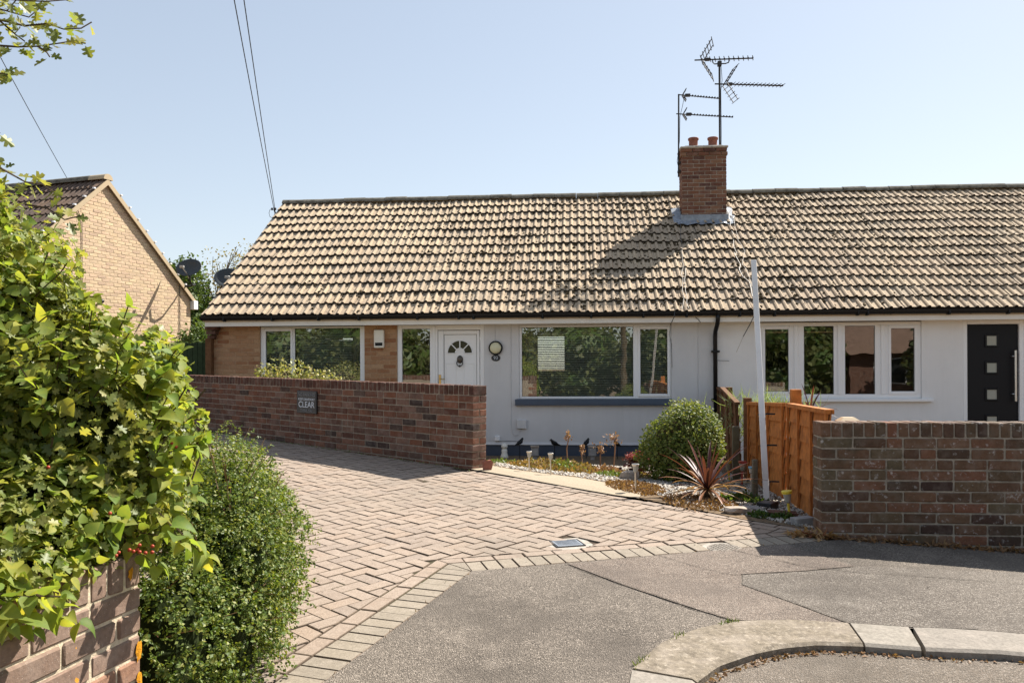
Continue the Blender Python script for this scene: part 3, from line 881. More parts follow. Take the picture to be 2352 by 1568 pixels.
def house_shell(name, label, lx0, lx1, ncols, tile_w):
    T = empty(name, HO, HR, label, 'house')
    roof = MB()
    # deck: front and rear slopes as slabs, gable infill
    for s in (1, -1):
        def pt(ly, z): return (ly if s == 1 else 2*RIDGE_LY - ly, z)
        a = pt(EAVE[0]+.05, EAVE[1]-.02); b = pt(RIDGE_LY, RIDGE_Z-.02)
        vs = [(lx0,a[0],a[1]),(lx1,a[0],a[1]),(lx1,b[0],b[1]),(lx0,b[0],b[1]),(lx0,a[0],a[1]-.06),(lx1,a[0],a[1]-.06),(lx1,b[0],b[1]-.06),(lx0,b[0],b[1]-.06)]
        roof.add(vs, [(0,1,2,3),(7,6,5,4),(0,4,5,1),(1,5,6,2),(3,2,6,7),(0,3,7,4)])
    ro = roof.build('roof', MAT['tile'], T)
    return T, ro
def roof_tiles(ro, lx0, ncols, wd, limit_cols=None):
    cnt = 0; rest = MB(); restm = []
    tv = [tuple(v.co) for v in TILE.vertices]; tf = [tuple(p.vertices) for p in TILE.polygons]
    sx = wd/.2897
    items = []
    for r in range(14):
        for c in range(ncols):
            items.append((r, c))
    for r, c in items:
        sl = r*GAUGE
        if r == 13: sl = 4.74 - .10
        ly = EAVE[0] + sl*math.cos(PITCH); z = EAVE[1] + sl*math.sin(PITCH)
        slip = rng.uniform(.01,.03) if rng.random() < .03 else 0.0
        lc = (lx0 + c*wd, ly + rng.uniform(-.005,.005) - slip*.8, z + rng.uniform(-.002,.004) - slip*.57 + .010*math.sin(lx0*1.7+c*.41+r*.5) + .006*math.sin(c*1.3-r*.9))
        re = Euler((PITCH + rng.uniform(-.012,.010), rng.uniform(-.012,.012), rng.uniform(-.010,.010)))
        if r == 13: continue
        if cnt < 300:
            cnt += 1
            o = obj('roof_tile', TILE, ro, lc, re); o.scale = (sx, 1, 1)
        else:
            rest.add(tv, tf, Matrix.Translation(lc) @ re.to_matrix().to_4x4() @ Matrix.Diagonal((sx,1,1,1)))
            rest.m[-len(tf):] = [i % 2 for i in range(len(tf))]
    if rest.v: rest.build('upper_roof_tiles', [MAT['tile'], MAT['tile_shade_edge']], ro, kind='stuff')
def ridge_tiles(ro, lx0, lx1):
    n = int((lx1-lx0)/.45); L_ = (lx1-lx0)/n
    for i in range(n):
        mb = MB(); ns = 8; vs = []
        for x in (0, L_-.006):
            for k in range(ns+1):
                a = math.pi*k/ns
                vs.append((x, -math.cos(a)*.14, math.sin(a)*.105))
        fs = [(k, k+1, ns+2+k, ns+1+k) for k in range(ns)]
        fs += [tuple(range(ns+1)), tuple(range(2*ns+1, ns, -1))]
        mb.add(vs, fs)
        mb.build('ridge_tile', MAT['ridge'], ro, smooth=False, loc=(lx0+i*L_, RIDGE_LY, RIDGE_Z-.008+rng.uniform(-.010,.008)), rot=(0, rng.uniform(-.014,.014), rng.uniform(-.015,.015)))
def eaves(T, lx0, lx1, brackets):
    mb = MB(); mb.box(lx0, lx1, -.275, -.25, 2.245, 2.365); mb.build('fascia', MAT['fascia'], T)
    mb = MB(); mb.box(lx0, lx1, -.249, -.003, 2.262, 2.272); mb.build('soffit', MAT['fascia'], T)
    mb = MB(); ns = 8
    for rr_ in (.058, .050):
        vs = []
        for x in (lx0-.03, lx1):
            for k in range(ns+1):
                a = math.pi*k/ns
                vs.append((x, -.338-math.cos(a)*rr_, 2.415-math.sin(a)*rr_*1.25))
        mb.add(vs, [(k, k+1, ns+2+k, ns+1+k) for k in range(ns)])
    mb.add([(lx0-.03, -.338-math.cos(math.pi*k/ns)*.058, 2.415-math.sin(math.pi*k/ns)*.072) for k in range(ns+1)], [tuple(range(ns+1))])
    mb.build('gutter', MAT['black'], T)
    for x in brackets:
        mb = MB(); mb.box(x-.012, x+.012, -.40, -.272, 2.33, 2.405, c=.004)
        mb.box(x-.02, x+.02, -.37, -.30, 2.322, 2.345, c=.004)
        mb.build('gutter_bracket', MAT['black'], T)

def wall_with_holes(T, name, lx0, lx1, z0, z1, holes, mat, y0=0.0, y1=.24):
    """holes: (x0,x1,z0,z1) sorted, not overlapping in x"""
    mb = MB(); x = lx0
    for (a, b, c, d) in holes:
        if a > x: mb.box(x, a, y0, y1, z0, z1)
        if c > z0: mb.box(a, b, y0, y1, z0, c)
        if d < z1: mb.box(a, b, y0, y1, d, z1)
        x = b
    if x < lx1: mb.box(x, lx1, y0, y1, z0, z1)
    return mb.build(name, mat, T)

def frame_bar(mb, x0, x1, z0, z1, y0, y1, c=.006): mb.box(x0, x1, y0, y1, z0, z1, c=c)

def glazing(parent, x0, x1, z0, z1, y, mat='pane', gasket=True):
    mb = MB(); mb.box(x0-.004, x1+.004, y, y+.006, z0-.004, z1+.004)
    p = mb.build('pane', MAT[mat], parent)
    if gasket:
        gk = MB(); t = .006
        gk.box(x0-.004, x1+.004, y-.004, y-.0005, z1-t, z1+.004); gk.box(x0-.004, x1+.004, y-.004, y-.0005, z0-.004, z0+t)
        gk.box(x0-.004, x0+t, y-.004, y-.0005, z0+t, z1-t); gk.box(x1-t, x1+.004, y-.004, y-.0005, z0+t, z1-t)
        gk.build('gasket', MAT['gasket'], parent)
    return p

def window(T, x0, x1, z0, z1, lights, y=.03, sash_out=.018, outer=.05):
    """lights: (x0,x1,is_sash) glass extents; frame fills the rest"""
    W = MB(); ya, yb = y, y+.06
    lights = sorted(lights)
    W.box(x0, x1, ya, yb, z1-outer*.7, z1, c=.006); W.box(x0, x1, ya, yb, z0, z0+outer*.8, c=.006)
    xs = [x0] + sum([[a, b] for a, b, *_ in lights], []) + [x1]
    for i in range(0, len(xs), 2):
        a, b = xs[i], xs[i+1]
        W.box(a, b, ya, yb, z0+outer*.8, z1-outer*.7, c=.006)
    w_ = W.build('window', MAT['white'], T)
    for a, b, sash in lights:
        if sash:
            sb = MB(); m = .052; ys = ya - sash_out
            A0, A1, Z0, Z1 = a-m*.55, b+m*.55, z0+outer*.8-.006, z1-outer*.7+.004
            sb.box(A0, a+.014, ys, yb-.01, Z0, Z1, c=.007); sb.box(b-.014, A1, ys, yb-.01, Z0, Z1, c=.007)
            sb.box(a+.014, b-.014, ys, yb-.01, Z1-m, Z1, c=.007); sb.box(a+.014, b-.014, ys, yb-.01, Z0, Z0+m, c=.007)
            sb.build('sash', MAT['white'], w_)
            glazing(w_, a+.014, b-.014, Z0+m, Z1-m, ya+.012)
        else:
            glazing(w_, a, b, z0+outer*.8, z1-outer*.7, ya+.018)
    return w_

# ---------------------------------------------------------------- left bungalow, number 93
LX0, PARTY = -3.0, 5.69
bung, roof_a = house_shell('bungalow', 'grey rendered bungalow with white front door numbered 93 and brick panels', LX0, PARTY, 30, .2897)
roof_tiles(roof_a, LX0, 30, .28967)
ridge_tiles(roof_a, LX0, PARTY)
eaves(bung, LX0+.02, PARTY-.002, [-2.6,-1.75,-.95,-.25,.75,1.45,1.7,2.85,3.65,4.5,5.2])
# mortar verge along the left gable
mb = MB()
a = Vector((LX0-.02, EAVE[0]+.03, EAVE[1]-.02)); b = Vector((LX0-.02, RIDGE_LY, RIDGE_Z-.02))
mb.add([a, b, b+Vector((0,0,.045)), a+Vector((0,0,.03)), a+Vector((.06,0,0)), b+Vector((.06,0,0)), b+Vector((.06,0,.045)), a+Vector((.06,0,.03))], [(0,1,2,3),(4,7,6,5),(3,2,6,7),(0,4,5,1),(0,3,7,4)])
mb.build('verge_mortar', MAT['cement'], roof_a)
# wall leaves
W1 = (-2.114,-.25,.98,2.262); D1 = (.322,1.833,-.05,2.262); W2 = (2.429,4.991,.98,2.235)
bw = wall_with_holes(bung, 'brick_wall', LX0+.01, 1.83, -.2, 2.262, [W1, D1], MAT['house_mortar'])
P = Pieces(bw, 'house_brick', 'brick', 300)
for (xa, xb) in ((LX0, W1[0]), (W1[1], D1[0])):
    row = 0; z = 2.25
    while z > .75:
        x = xa - (.1125 if row % 2 else 0)
        while x < xb - .03:
            a0, a1 = max(x, xa+.002), min(x+.215, xb-.002)
            if a1 - a0 > .03: P.brick((a0+a1)/2, .047, z-.0325, round(a1-a0,3), .1025, .065, prio=-z)
            x += .225
        z -= .075; row += 1
P.done()
mb = MB()
for i in range(3): mb.box(LX0-.02+.0*i, LX0+.11-.035*i+.07, -.20+.05*i, -.002, 2.19-.075*i, 2.255-.075*i, c=.005)
mb.build('corbel', MAT['wall_brick'], bung)
rw = wall_with_holes(bung, 'rendered_wall', 1.833, PARTY-.001, .20, 2.262, [W2], MAT['render'])
mb = MB(); mb.box(1.84, PARTY-.003, .012, .235, -.3, .199); mb.build('plinth', MAT['navy'], bung)
mb = MB()                                         # bell-cast drip along the foot of the render
x0_, x1_ = 1.835, PARTY-.004
mb.add([(x0_,-.002,.25),(x1_,-.002,.25),(x1_,-.022,.205),(x0_,-.022,.205),(x0_,.01,.199),(x1_,.01,.199)], [(0,1,2,3),(3,2,5,4)])
mb.build('drip_moulding', MAT['render'], bung)
# other outer walls, floor, ceiling, partitions
mb = MB()
mb.box(LX0+.01, LX0+.25, .245, 7.1, -.2, 2.25); mb.box(PARTY-.12, PARTY-.004, .245, 7.1, -.2, 2.25)
mb.box(LX0+.26, 1.7, 6.86, 7.1, -.2, 2.25)
mb.box(1.7, 2.42, 5.5, 5.7, -.2, 2.42); mb.box(3.10, PARTY-.13, 5.5, 5.7, -.2, 2.42); mb.box(2.42, 3.10, 5.5, 5.7, -.2, 1.43); mb.box(2.42, 3.10, 5.5, 5.7, 2.28, 2.42)
mb.box(1.9, 2.0, .25, 5.49, .15, 2.3); mb.box(.15, .22, .25, 6.8, .15, 2.3)
mb.box(LX0+.26, PARTY-.13, .25, 6.85, -.05, .10)
mb.box(LX0+.26, PARTY-.13, .25, 6.85, 2.32, 2.36)
mb.build('inner_walls', MAT['interior'], bung)
# gable infill of the roof space
mb = MB()
mb.add([(LX0+.02,-.2,2.28),(LX0+.02,7.3,2.28),(LX0+.02,3.55,5.02),(LX0+.2,-.2,2.28),(LX0+.2,7.3,2.28),(LX0+.2,3.55,5.02)], [(0,1,2),(5,4,3),(0,3,4,1),(1,4,5,2),(2,5,3,0)])
mb.build('gable_infill', MAT['house_mortar'], bung)

window(bung, W1[0], W1[1], .98, 2.25, [(-2.028,-1.559,True),(-1.497,-.337,False)])
w2 = window(bung, W2[0], W2[1], .98, 2.232, [(2.476,4.358,False),(4.462,4.940,True)])
mb = MB()
mb.add([(2.364,-.075,.90),(4.99,-.075,.90),(4.99,-.065,.975),(2.364,-.065,.975),(2.41,.03,.985),(4.99,.03,.985),(2.364,-.002,.87),(4.99,-.002,.87),(2.364,-.075,.872),(4.99,-.075,.872)],
       [(8,9,1,0),(0,1,2,3),(3,2,5,4),(6,7,9,8),(0,3,4,6,8)])
mb.build('window_sill', MAT['navy'], bung)
# venetian blinds and curtains behind the panes
def blind(T, x0, x1, z0, z1, y, step=.030):
    mb = MB(); z = z1
    while z > z0:
        zz = z + rng.uniform(-.002,.002)
        mb.add([(x0,y,zz-.009),(x1,y,zz-.009),(x1,y+.024,zz+.009),(x0,y+.024,zz+.009)], [(0,1,2,3)])
        z -= step
    mb.build('blind_slats', MAT['blind'], T, kind='stuff')
def curtain(T, x0, x1, z0, z1, y):
    n = 24; vs = []
    for i in range(n+1):
        x = x0 + (x1-x0)*i/n
        yy = y + .02*math.sin(i*1.7) + rng.uniform(-.004,.004)
        vs += [(x,yy,z0),(x,yy,z1)]
    mb = MB(); mb.add(vs, [(2*i,2*i+2,2*i+3,2*i+1) for i in range(n)]); mb.build('curtain', MAT['curtain'], T, smooth=True)
blind(bung, 2.74, 4.40, 1.0, 2.2, .16); blind(bung, 4.44, 4.97, 1.0, 2.2, .16)
curtain(bung, 2.46, 2.74, .9, 2.25, .22)
blind(bung, -2.06, -1.53, 1.2, 2.2, .16); blind(bung, -1.5, -.52, 1.2, 2.2, .16); curtain(bung, -.52, -.32, .9, 2.25, .2)
# door set
mb = MB()
zt = 2.258
mb.box(.322,.406,.02,.09,.05,zt,c=.006); mb.box(.891,1.028,.02,.09,.05,zt,c=.006); mb.box(1.76,1.833,.02,.09,.05,zt,c=.006)
mb.box(.406,.891,.02,.09,2.19,zt,c=.006); mb.box(1.028,1.76,.02,.09,2.165,zt,c=.006); mb.box(.406,.891,.02,.09,.05,.18,c=.006)
mb.box(.94,.985,.008,.019,.05,zt-.02,c=.004)
ds = mb.build('door_frame', MAT['white'], bung)
glazing(ds, .406, .891, .18, 2.19, .045)
mb = MB()
mb.box(1.036,1.133,.012,.075,.08,2.155,c=.008); mb.box(1.705,1.752,.012,.075,.08,2.155,c=.008)
mb.box(1.133,1.705,.012,.075,2.088,2.155,c=.008); mb.box(1.133,1.705,.012,.075,.08,.16,c=.008)
door = mb.build('front_door', MAT['white'], bung)
# moulded panel with a sunburst fanlight
mb = MB(); mb.box(1.137,1.701,.030,.06,.165,2.084); 
mb.build('door_panel', MAT['white'], door)
mb = MB()
for a in ((1.133,1.139,.16,2.088),(1.699,1.705,.16,2.088),(1.133,1.705,2.083,2.089)): mb.box(a[0],a[1],.022,.0295,a[2],a[3])
mb.build('panel_shade_strip', MAT['gasket'], door)  # dark strips coloured as the shade line round the door panel
def arc(cx, cz, r0, r1, a0, a1, y0, y1, n=10):
    vs = []; m = MB()
    for i in range(n+1):
        a = a0 + (a1-a0)*i/n
        for r_ in (r0, r1):
            for y in (y0, y1): vs.append((cx+r_*math.cos(a), y, cz+r_*math.sin(a)))
    fs = []
    for i in range(n):
        b = i*4
        fs += [(b,b+2,b+6,b+4),(b+1,b+5,b+7,b+3),(b+2,b+3,b+7,b+6),(b,b+4,b+5,b+1)]
    fs += [(0,1,3,2),(n*4,n*4+2,n*4+3,n*4+1)]
    return vs, fs
fcx, fcz = 1.412, 1.772
for i in range(4):
    vs, fs = arc(fcx, fcz, .088, .205, R(3+45*i if i else 1), R(42+45*i if i < 3 else 179), .018, .0295)
    mb = MB(); mb.add(vs, fs); mb.build('fanlight_pane', MAT['fan_glass'], door)
mb = MB()
for r0, r1 in ((.062,.084),(.209,.226)):
    vs, fs = arc(fcx, fcz, r0, r1, 0, math.pi, .018, .031, 20); mb.add(vs, fs)
for k in range(1,4):
    a = R(45*k); d = Vector((math.cos(a),0,math.sin(a))); nrm_ = Vector((-d.z,0,d.x))*.009
    p0 = Vector((fcx,0,fcz))+d*.08; p1 = Vector((fcx,0,fcz))+d*.212
    mb.add([p0+nrm_+Vector((0,.016,0)),p1+nrm_+Vector((0,.016,0)),p1-nrm_+Vector((0,.016,0)),p0-nrm_+Vector((0,.016,0)),p0+nrm_+Vector((0,.03,0)),p1+nrm_+Vector((0,.03,0)),p1-nrm_+Vector((0,.03,0)),p0-nrm_+Vector((0,.03,0))],
           [(0,1,2,3),(0,4,5,1),(3,2,6,7)])
mb.box(fcx-.226,fcx-.062,.018,.031,fcz-.022,fcz-.003,c=.003); mb.box(fcx+.062,fcx+.226,.018,.031,fcz-.022,fcz-.003,c=.003)
vs, fs = arc(fcx, fcz-.05, .07, .085, R(-20), R(200), .024, .031, 16); mb.add(vs, fs)
for xa, xb in ((1.17,1.35),(1.475,1.655)):
    mb.box(xa,xb,.024,.031,1.585,1.60,c=.003); mb.box(xa,xb,.024,.031,.30,.31,c=.003)
    mb.box(xa,xa+.012,.024,.031,.31,1.585,c=.003); mb.box(xb-.012,xb,.024,.031,.31,1.585,c=.003)
mb.build('door_moulding', MAT['white'], door)
mb = MB()
mb.lathe([(.001,-.05),(.03,-.045),(.05,-.025),(.056,0)], 14, Matrix.Translation((fcx,.03,1.66)) @ Matrix.Rotation(R(-90),4,'X') @ Matrix.Diagonal((1,1.25,1,1)))
mb.tube([(fcx-.045,.0,1.63),(fcx-.052,-.012,1.585),(fcx-.035,-.018,1.555),(fcx,-.02,1.545),(fcx+.035,-.018,1.555),(fcx+.052,-.012,1.585),(fcx+.045,0,1.63)], .009, 6)
mb.lathe([(.001,-.02),(.02,-.012),(.02,.012),(.001,.02)], 8, Matrix.Translation((fcx,-.02,1.545)))
mb.build('door_knocker', MAT['bronze'], door, smooth=True)
mb = MB(); mb.box(1.045,1.085,.002,.012,1.22,1.40,c=.004); mb.tube([(1.065,.0,1.33),(1.065,-.035,1.33),(1.16,-.04,1.325)], .009, 6); mb.build('door_handle', MAT['gold'], door)
mb = MB()
for z in (1.40,1.7,.6): mb.tube([(1.765,.012,z),(1.765,.012,z+.09)], .009, 6)
mb.build('hinge', MAT['white'], door)
# alarm box, lamp, number, meter box, socket, cables
mb = MB(); mb.box(-.068,.107,-.075,-.004,1.863,2.173,c=.012); al = mb.build('alarm_box', MAT['cream'], bung)
mb = MB(); mb.box(-.045,.085,-.079,-.07,1.90,1.955,c=.004); mb.build('alarm_window', MAT['black'], al)
Mx = Matrix.Translation((2.033,-.002,1.85)) @ Matrix.Rotation(R(90),4,'X')
mb = MB(); mb.lathe([(.120,0),(.120,.045),(.112,.055),(.098,.055),(.096,.03)], 28, Mx); lamp = mb.build('porch_lamp', MAT['black'], bung, smooth=False)
mb = MB(); mb.lathe([(.0975,.035),(.095,.055),(.075,.075),(.04,.088),(.001,.092)], 28, Mx); mb.build('lamp_lens', MAT['lens'], lamp, smooth=True)
mb = MB(); mb.lathe([(.001,.012),(.095,.012),(.10,.006),(.10,0)], 28, Matrix.Translation((2.033,-.002,1.680)) @ Matrix.Rotation(R(90),4,'X') @ Matrix.Diagonal((.78,.55,1,1))); hn = mb.build('house_number', MAT['slate'], bung)
text('93', .078, (2.033,-.0155,1.680), 'paint_white', hn, 'number_digits')
mb = MB(); mb.box(2.012,2.024,-.012,-.001,1.97,2.25,c=.002); mb.build('conduit', MAT['render'], bung)
mb = MB(); mb.box(2.392,2.555,-.05,-.003,.477,.633,c=.006); mb.box(2.398,2.549,-.056,-.05,.483,.627,c=.003); mb.build('meter_box', MAT['render'], bung)
mb = MB(); mb.box(2.011,2.10,-.045,-.003,.269,.357,c=.008); mb.box(2.02,2.05,-.05,-.044,.275,.35,c=.002); mb.build('outdoor_socket', MAT['white'], bung)
def cable(T, pts, r=.004, mat='cable', n=5):
    mb = MB(); mb.tube(pts, r, n); return mb.build('cable', MAT[mat], T)
cable(bung, [(2.293,-.006,2.25),(2.293,-.006,.52),(2.31,-.006,.40),(2.36,-.006,.355),(2.43,-.006,.38),(2.45,-.006,.48)], .0045, 'render')
cable(bung, [(5.425,-.004,2.25),(5.43,-.005,1.6),(5.42,-.005,1.0),(5.425,-.004,.3)], .004, 'render')
cable(bung, [(2.06,-.012,.262),(2.25,-.02,.268),(2.42,-.02,.262),(2.47,-.05,.20)], .0035, 'wire')
cable(bung, [(4.98,-.01,2.245),(4.955,-.008,2.05),(4.99,-.004,1.9),(5.0,-.004,1.5)], .003, 'wire')
cable(bung, [(5.0,-.41,2.42),(4.99,-.43,2.33),(4.965,-.29,2.25),(4.98,-.06,2.245)], .006, 'wire')
cable(bung, [(5.20,-.29,2.35),(5.34,-.295,2.33),(5.40,-.285,2.285),(5.43,-.28,2.235)], .005, 'wire')
# downpipe with swan neck
mb = MB(); mb.tube([(5.70,-.34,2.37),(5.70,-.34,2.30),(5.70,-.30,2.22),(5.70,-.10,2.10),(5.70,-.065,2.02),(5.705,-.065,.05)], .036, 10)
mb.build('downpipe', MAT['black'], bung, smooth=True)
for z in (1.75, .95):
    mb = MB(); mb.box(5.64,5.77,-.11,-.003,z,z+.035,c=.006); mb.build('pipe_clip', MAT['black'], bung)
cable(bung, [(5.72,-.07,1.62),(5.80,-.06,1.615),(5.93,-.05,1.61)], .004, 'wire')
# chimney
CX0, CX1, CY0, CY1, CT = 5.48, 6.34, 2.40, 2.86, 5.80
mb = MB(); mb.box(CX0+.006,CX1-.006,CY0+.006,CY1-.006,3.9,CT-.02); chim = mb.build('chimney', MAT['grey_mortar'], bung)
P = Pieces(chim, 'chimney_brick', 'brick', 300)
row = 0; z = CT - .002
while z > 4.22:
    hang = .022 if row < 2 else 0.0
    zc = z - .0325
    a, b = CX0-hang, CX1+hang
    x = a - (.1125 if row % 2 else 0)
    while x < b - .03:
        p0, p1 = max(x, a), min(x+.215, b)
        if p1-p0 > .03:
            P.brick((p0+p1)/2, CY0-hang+.051, zc, round(p1-p0,3), .1025, .065)
        x += .225
    for sx_ in (a+.051, b-.051):
        y = CY0-hang+.1125 + (.0 if row % 2 else .1125) - .1125
        while y < CY1 - .05:
            p0, p1 = max(y, CY0-hang+.1125), min(y+.215, CY1+hang)
            if p1-p0 > .03: P.brick(sx_, (p0+p1)/2, zc, .1025, round(p1-p0,3), .065)
            y += .225
    z -= .075; row += 1
P.done()
mb = MB(); mb.box(CX0-.035,CX1+.035,CY0-.035,CY1+.035,CT,CT+.045,c=.015); mb.box(CX0+.05,CX1-.05,CY0+.04,CY1-.04,CT+.04,CT+.075,c=.02)
mb.build('flaunching', MAT['cement'], chim)
for px in (5.733, 6.113):
    mb = MB(); mb.lathe([(.093,0),(.096,.03),(.088,.05),(.088,.15),(.104,.165),(.108,.19),(.098,.205),(.082,.205),(.078,.05)], 18, Matrix.Translation((px,CY0+.22,CT+.06)), cap=False); mb.build('chimney_pot', MAT['pot'], chim, smooth=True)
mb = MB()                                        # lead apron and soakers
def roof_z(ly): return EAVE[1] + (ly-EAVE[0])*math.tan(PITCH)
rz = roof_z(CY0)
mb.box(CX0-.03,CX1+.03,CY0-.022,CY0-.004,rz+.02,rz+.16,c=.004)
vs = []
for i in range(13):
    x = CX0-.10 + (CX1-CX0+.20)*i/12; wv = .018*math.sin(i*2.1)
    vs += [(x, CY0-.02, rz+.045+wv*.4), (x, CY0-.17+.01*math.sin(i), roof_z(CY0-.17)+.068+wv)]
mb.add(vs, [(2*i,2*i+1,2*i+3,2*i+2) for i in range(12)])
for sx_, s in ((CX0-.012,-1),(CX1+.012,1)):
    for i in range(4):
        y0_ = CY0 + i*.12
        mb.box(min(sx_,sx_+s*.006),max(sx_,sx_+s*.006),y0_,y0_+.12,roof_z(y0_)+.0,roof_z(y0_)+.18)
    mb.add([(sx_,CY0-.1,roof_z(CY0-.1)+.07),(sx_+s*.16,CY0-.1,roof_z(CY0-.1)+.062),(sx_+s*.16,CY1,roof_z(CY1)+.062),(sx_,CY1,roof_z(CY1)+.07)], [(0,1,2,3)])
mb.build('lead_flashing', MAT['lead'], chim)
# cables tacked down the roof
def roof_cable(pts, mat='cable', r=.0045):
    out = []
    for lx, ly, up in pts: out.append((lx, ly, roof_z(ly)+.06+up))
    cable(bung, out, r, mat)
rc = random.Random(4)
def wig(lx0, lx1, ly0, ly1, n, amp, seed):
    q = random.Random(seed); return [(lx0+(lx1-lx0)*i/n + q.uniform(-amp,amp), ly0+(ly1-ly0)*i/n, q.uniform(0,.03)) for i in range(n+1)]
roof_cable(wig(6.42,6.28,2.75,1.2,9,.03,1)); roof_cable(wig(6.45,6.36,2.75,.1,14,.06,2)); roof_cable(wig(6.28,6.30,1.2,-.40,9,.05,3), r=.006)
roof_cable(wig(6.40,6.46,2.85,2.2,5,.04,8))
roof_cable(wig(5.42,5.30,2.3,.9,8,.012,5), 'wire'); roof_cable(wig(5.30,5.14,.9,-.40,8,.03,6)); roof_cable(wig(5.33,5.22,.9,-.40,8,.025,7))
cable(bung, [(6.30,-.42,2.43),(6.27,-.44,2.36),(6.20,-.40,2.20),(6.10,-.35,2.0)], .007, 'wire')
cable(bung, [(6.10,-.35,2.0),(6.0,-.3,1.75)], .005)
# clumps of dry moss lying in the tile pans
def roof_moss(ro, lx0, lx1, n, seed, dens):
    q = np.random.default_rng(seed)
    Pm = []; 
    while len(Pm) < n:
        lx = q.uniform(lx0, lx1); ly = q.uniform(-.32, 3.4)
        if q.random() > dens(lx, ly): continue
        sl = (ly-EAVE[0])/math.cos(PITCH); fr = (sl % GAUGE)/GAUGE
        if q.random() < .5: sl = (sl//GAUGE)*GAUGE + GAUGE*min(1, abs(q.normal(0,.12))+.80)*1.0; fr = (sl % GAUGE)/GAUGE
        cx = ((lx-LX0) % .14485)
        if (abs(cx-.078) < .03 or abs(cx-.078+.14485)<.0) and q.random() < .75: continue
        ly = EAVE[0] + sl*math.cos(PITCH)
        if ly > 3.45: continue
        Pm.append((lx, ly, roof_z(ly) + .038*(1-fr) + .006))
    Pm = np.array(Pm); N = len(Pm)
    tv = [(-.5,-.3,0),(.5,-.25,0),(.4,.35,0),(-.35,.4,0),(.05,.0,.5),(-.1,.05,.45)]
    tf = [(0,1,4),(1,2,4),(2,3,5),(3,0,5),(0,4,5),(2,5,4)]
    nz = np.tile([0,-math.sin(PITCH),math.cos(PITCH)], (N,1))
    al_ = np.tile([1.0,0,0],(N,1)) + q.normal(0,.5,(N,3))
    B = bases(nz, q.uniform(.02,.062,N)*(q.random(N)**.4+.3), along=np.cross(nz, al_), jit=.15)
    o = obj('moss', scatter('moss', tv, tf, B, Pm, MAT['moss'], False), ro); tag(o, kind='stuff')
def dens_a(lx, ly):
    d = .10 + .9*max(0, min(1, (lx+1.5)/6))*(.35+.65*max(0, 1-abs(ly-.7)/2.2))
    return d*(.35+.65*(math.sin(lx*2.3+ly*1.1)*math.sin(lx*.9-ly*3.1)*.5+.5))
roof_moss(roof_a, LX0+.3, PARTY, 2300, 3, dens_a)

# ---------------------------------------------------------------- right bungalow
RX1 = 13.0
bung2, roof_b = house_shell('bungalow', 'pale grey bungalow with black front door and four light window', PARTY, RX1, 25, .29)
roof_tiles(roof_b, PARTY+.004, 25, .2925)
ridge_tiles(roof_b, PARTY+.006, RX1)
eaves(bung2, PARTY+.002, RX1, [6.05,6.6,7.9,8.05,9.3,10.2])
W3 = (6.416,9.026,.98,2.255); D3 = (9.673,10.62,-.1,2.25)
wall_with_holes(bung2, 'rendered_wall', PARTY+.001, RX1, -.2, 2.262, [W3, D3], MAT['render_pale'])
window(bung2, W3[0], W3[1], .98, 2.24, [(6.516,6.923,True),(7.162,7.639,False),(7.822,8.298,False),(8.537,8.935,True)], outer=.09)
mb = MB()
for a in (7.03, 7.73, 8.42): mb.box(a-.03,a+.03,.012,.029,1.05,2.19,c=.005)
mb.build('mullion_cover', MAT['white'], bung2)
mb = MB(); mb.box(6.30,9.18,-.08,.03,.93,.978,c=.006); mb.build('window_sill', MAT['white'], bung2)
mb = MB()
mb.box(9.673,9.74,.0,.09,-.05,2.25,c=.006); mb.box(10.545,10.62,.0,.09,-.05,2.25,c=.006); mb.box(9.74,10.545,.0,.09,2.185,2.25,c=.006)
df = mb.build('door_frame', MAT['white'], bung2)
mb = MB(); mb.box(9.745,10.54,.035,.08,.0,2.18); bd = mb.build('front_door', MAT['black_door'], bung2)
for zc in (1.917, 1.477, 1.043, .61):
    mb = MB(); xa, xb, za, zb = 10.027,10.235,zc-.105,zc+.105; t_ = .028
    mb.box(xa,xa+t_,.014,.034,za,zb,c=.007); mb.box(xb-t_,xb,.014,.034,za,zb,c=.007); mb.box(xa+t_,xb-t_,.014,.034,zb-t_,zb,c=.007); mb.box(xa+t_,xb-t_,.014,.034,za,za+t_,c=.007)
    mb.build('door_light_frame', MAT['black'], bd)
    mb = MB(); mb.box(xa+t_,xb-t_,.028,.0345,za+t_,zb-t_); mb.build('door_light_pane', MAT['obscure'], bd)
mb = MB(); mb.box(10.455,10.487,-.045,-.013,.93,1.76,c=.006)
for z in (1.05,1.66): mb.tube([(10.43,.034,z),(10.44,-.005,z),(10.47,-.028,z)], .012, 8)
mb.box(10.49,10.52,.02,.034,1.15,1.23,c=.004)
mb.build('pull_handle', MAT['steel'], bd)
mb = MB()
mb.box(PARTY+.01,PARTY+.1,.245,7.1,-.2,2.25); mb.box(RX1-.24,RX1,.245,7.1,-.2,2.25); mb.box(PARTY+.11,RX1-.25,5.5,5.7,-.2,2.3)
mb.box(PARTY+.11,RX1-.25,.25,5.49,-.05,.1); mb.box(PARTY+.11,RX1-.25,.25,5.49,2.32,2.36); mb.box(9.4,9.5,.25,5.49,.1,2.3)
mb.build('inner_walls', MAT['interior'], bung2)
mb = MB()
mb.add([(RX1-.2,-.2,2.28),(RX1-.2,7.3,2.28),(RX1-.2,3.55,5.02),(RX1-.02,-.2,2.28),(RX1-.02,7.3,2.28),(RX1-.02,3.55,5.02)], [(0,1,2),(5,4,3),(0,3,4,1),(1,4,5,2),(2,5,3,0)])
mb.build('gable_infill', MAT['house_mortar'], bung2)
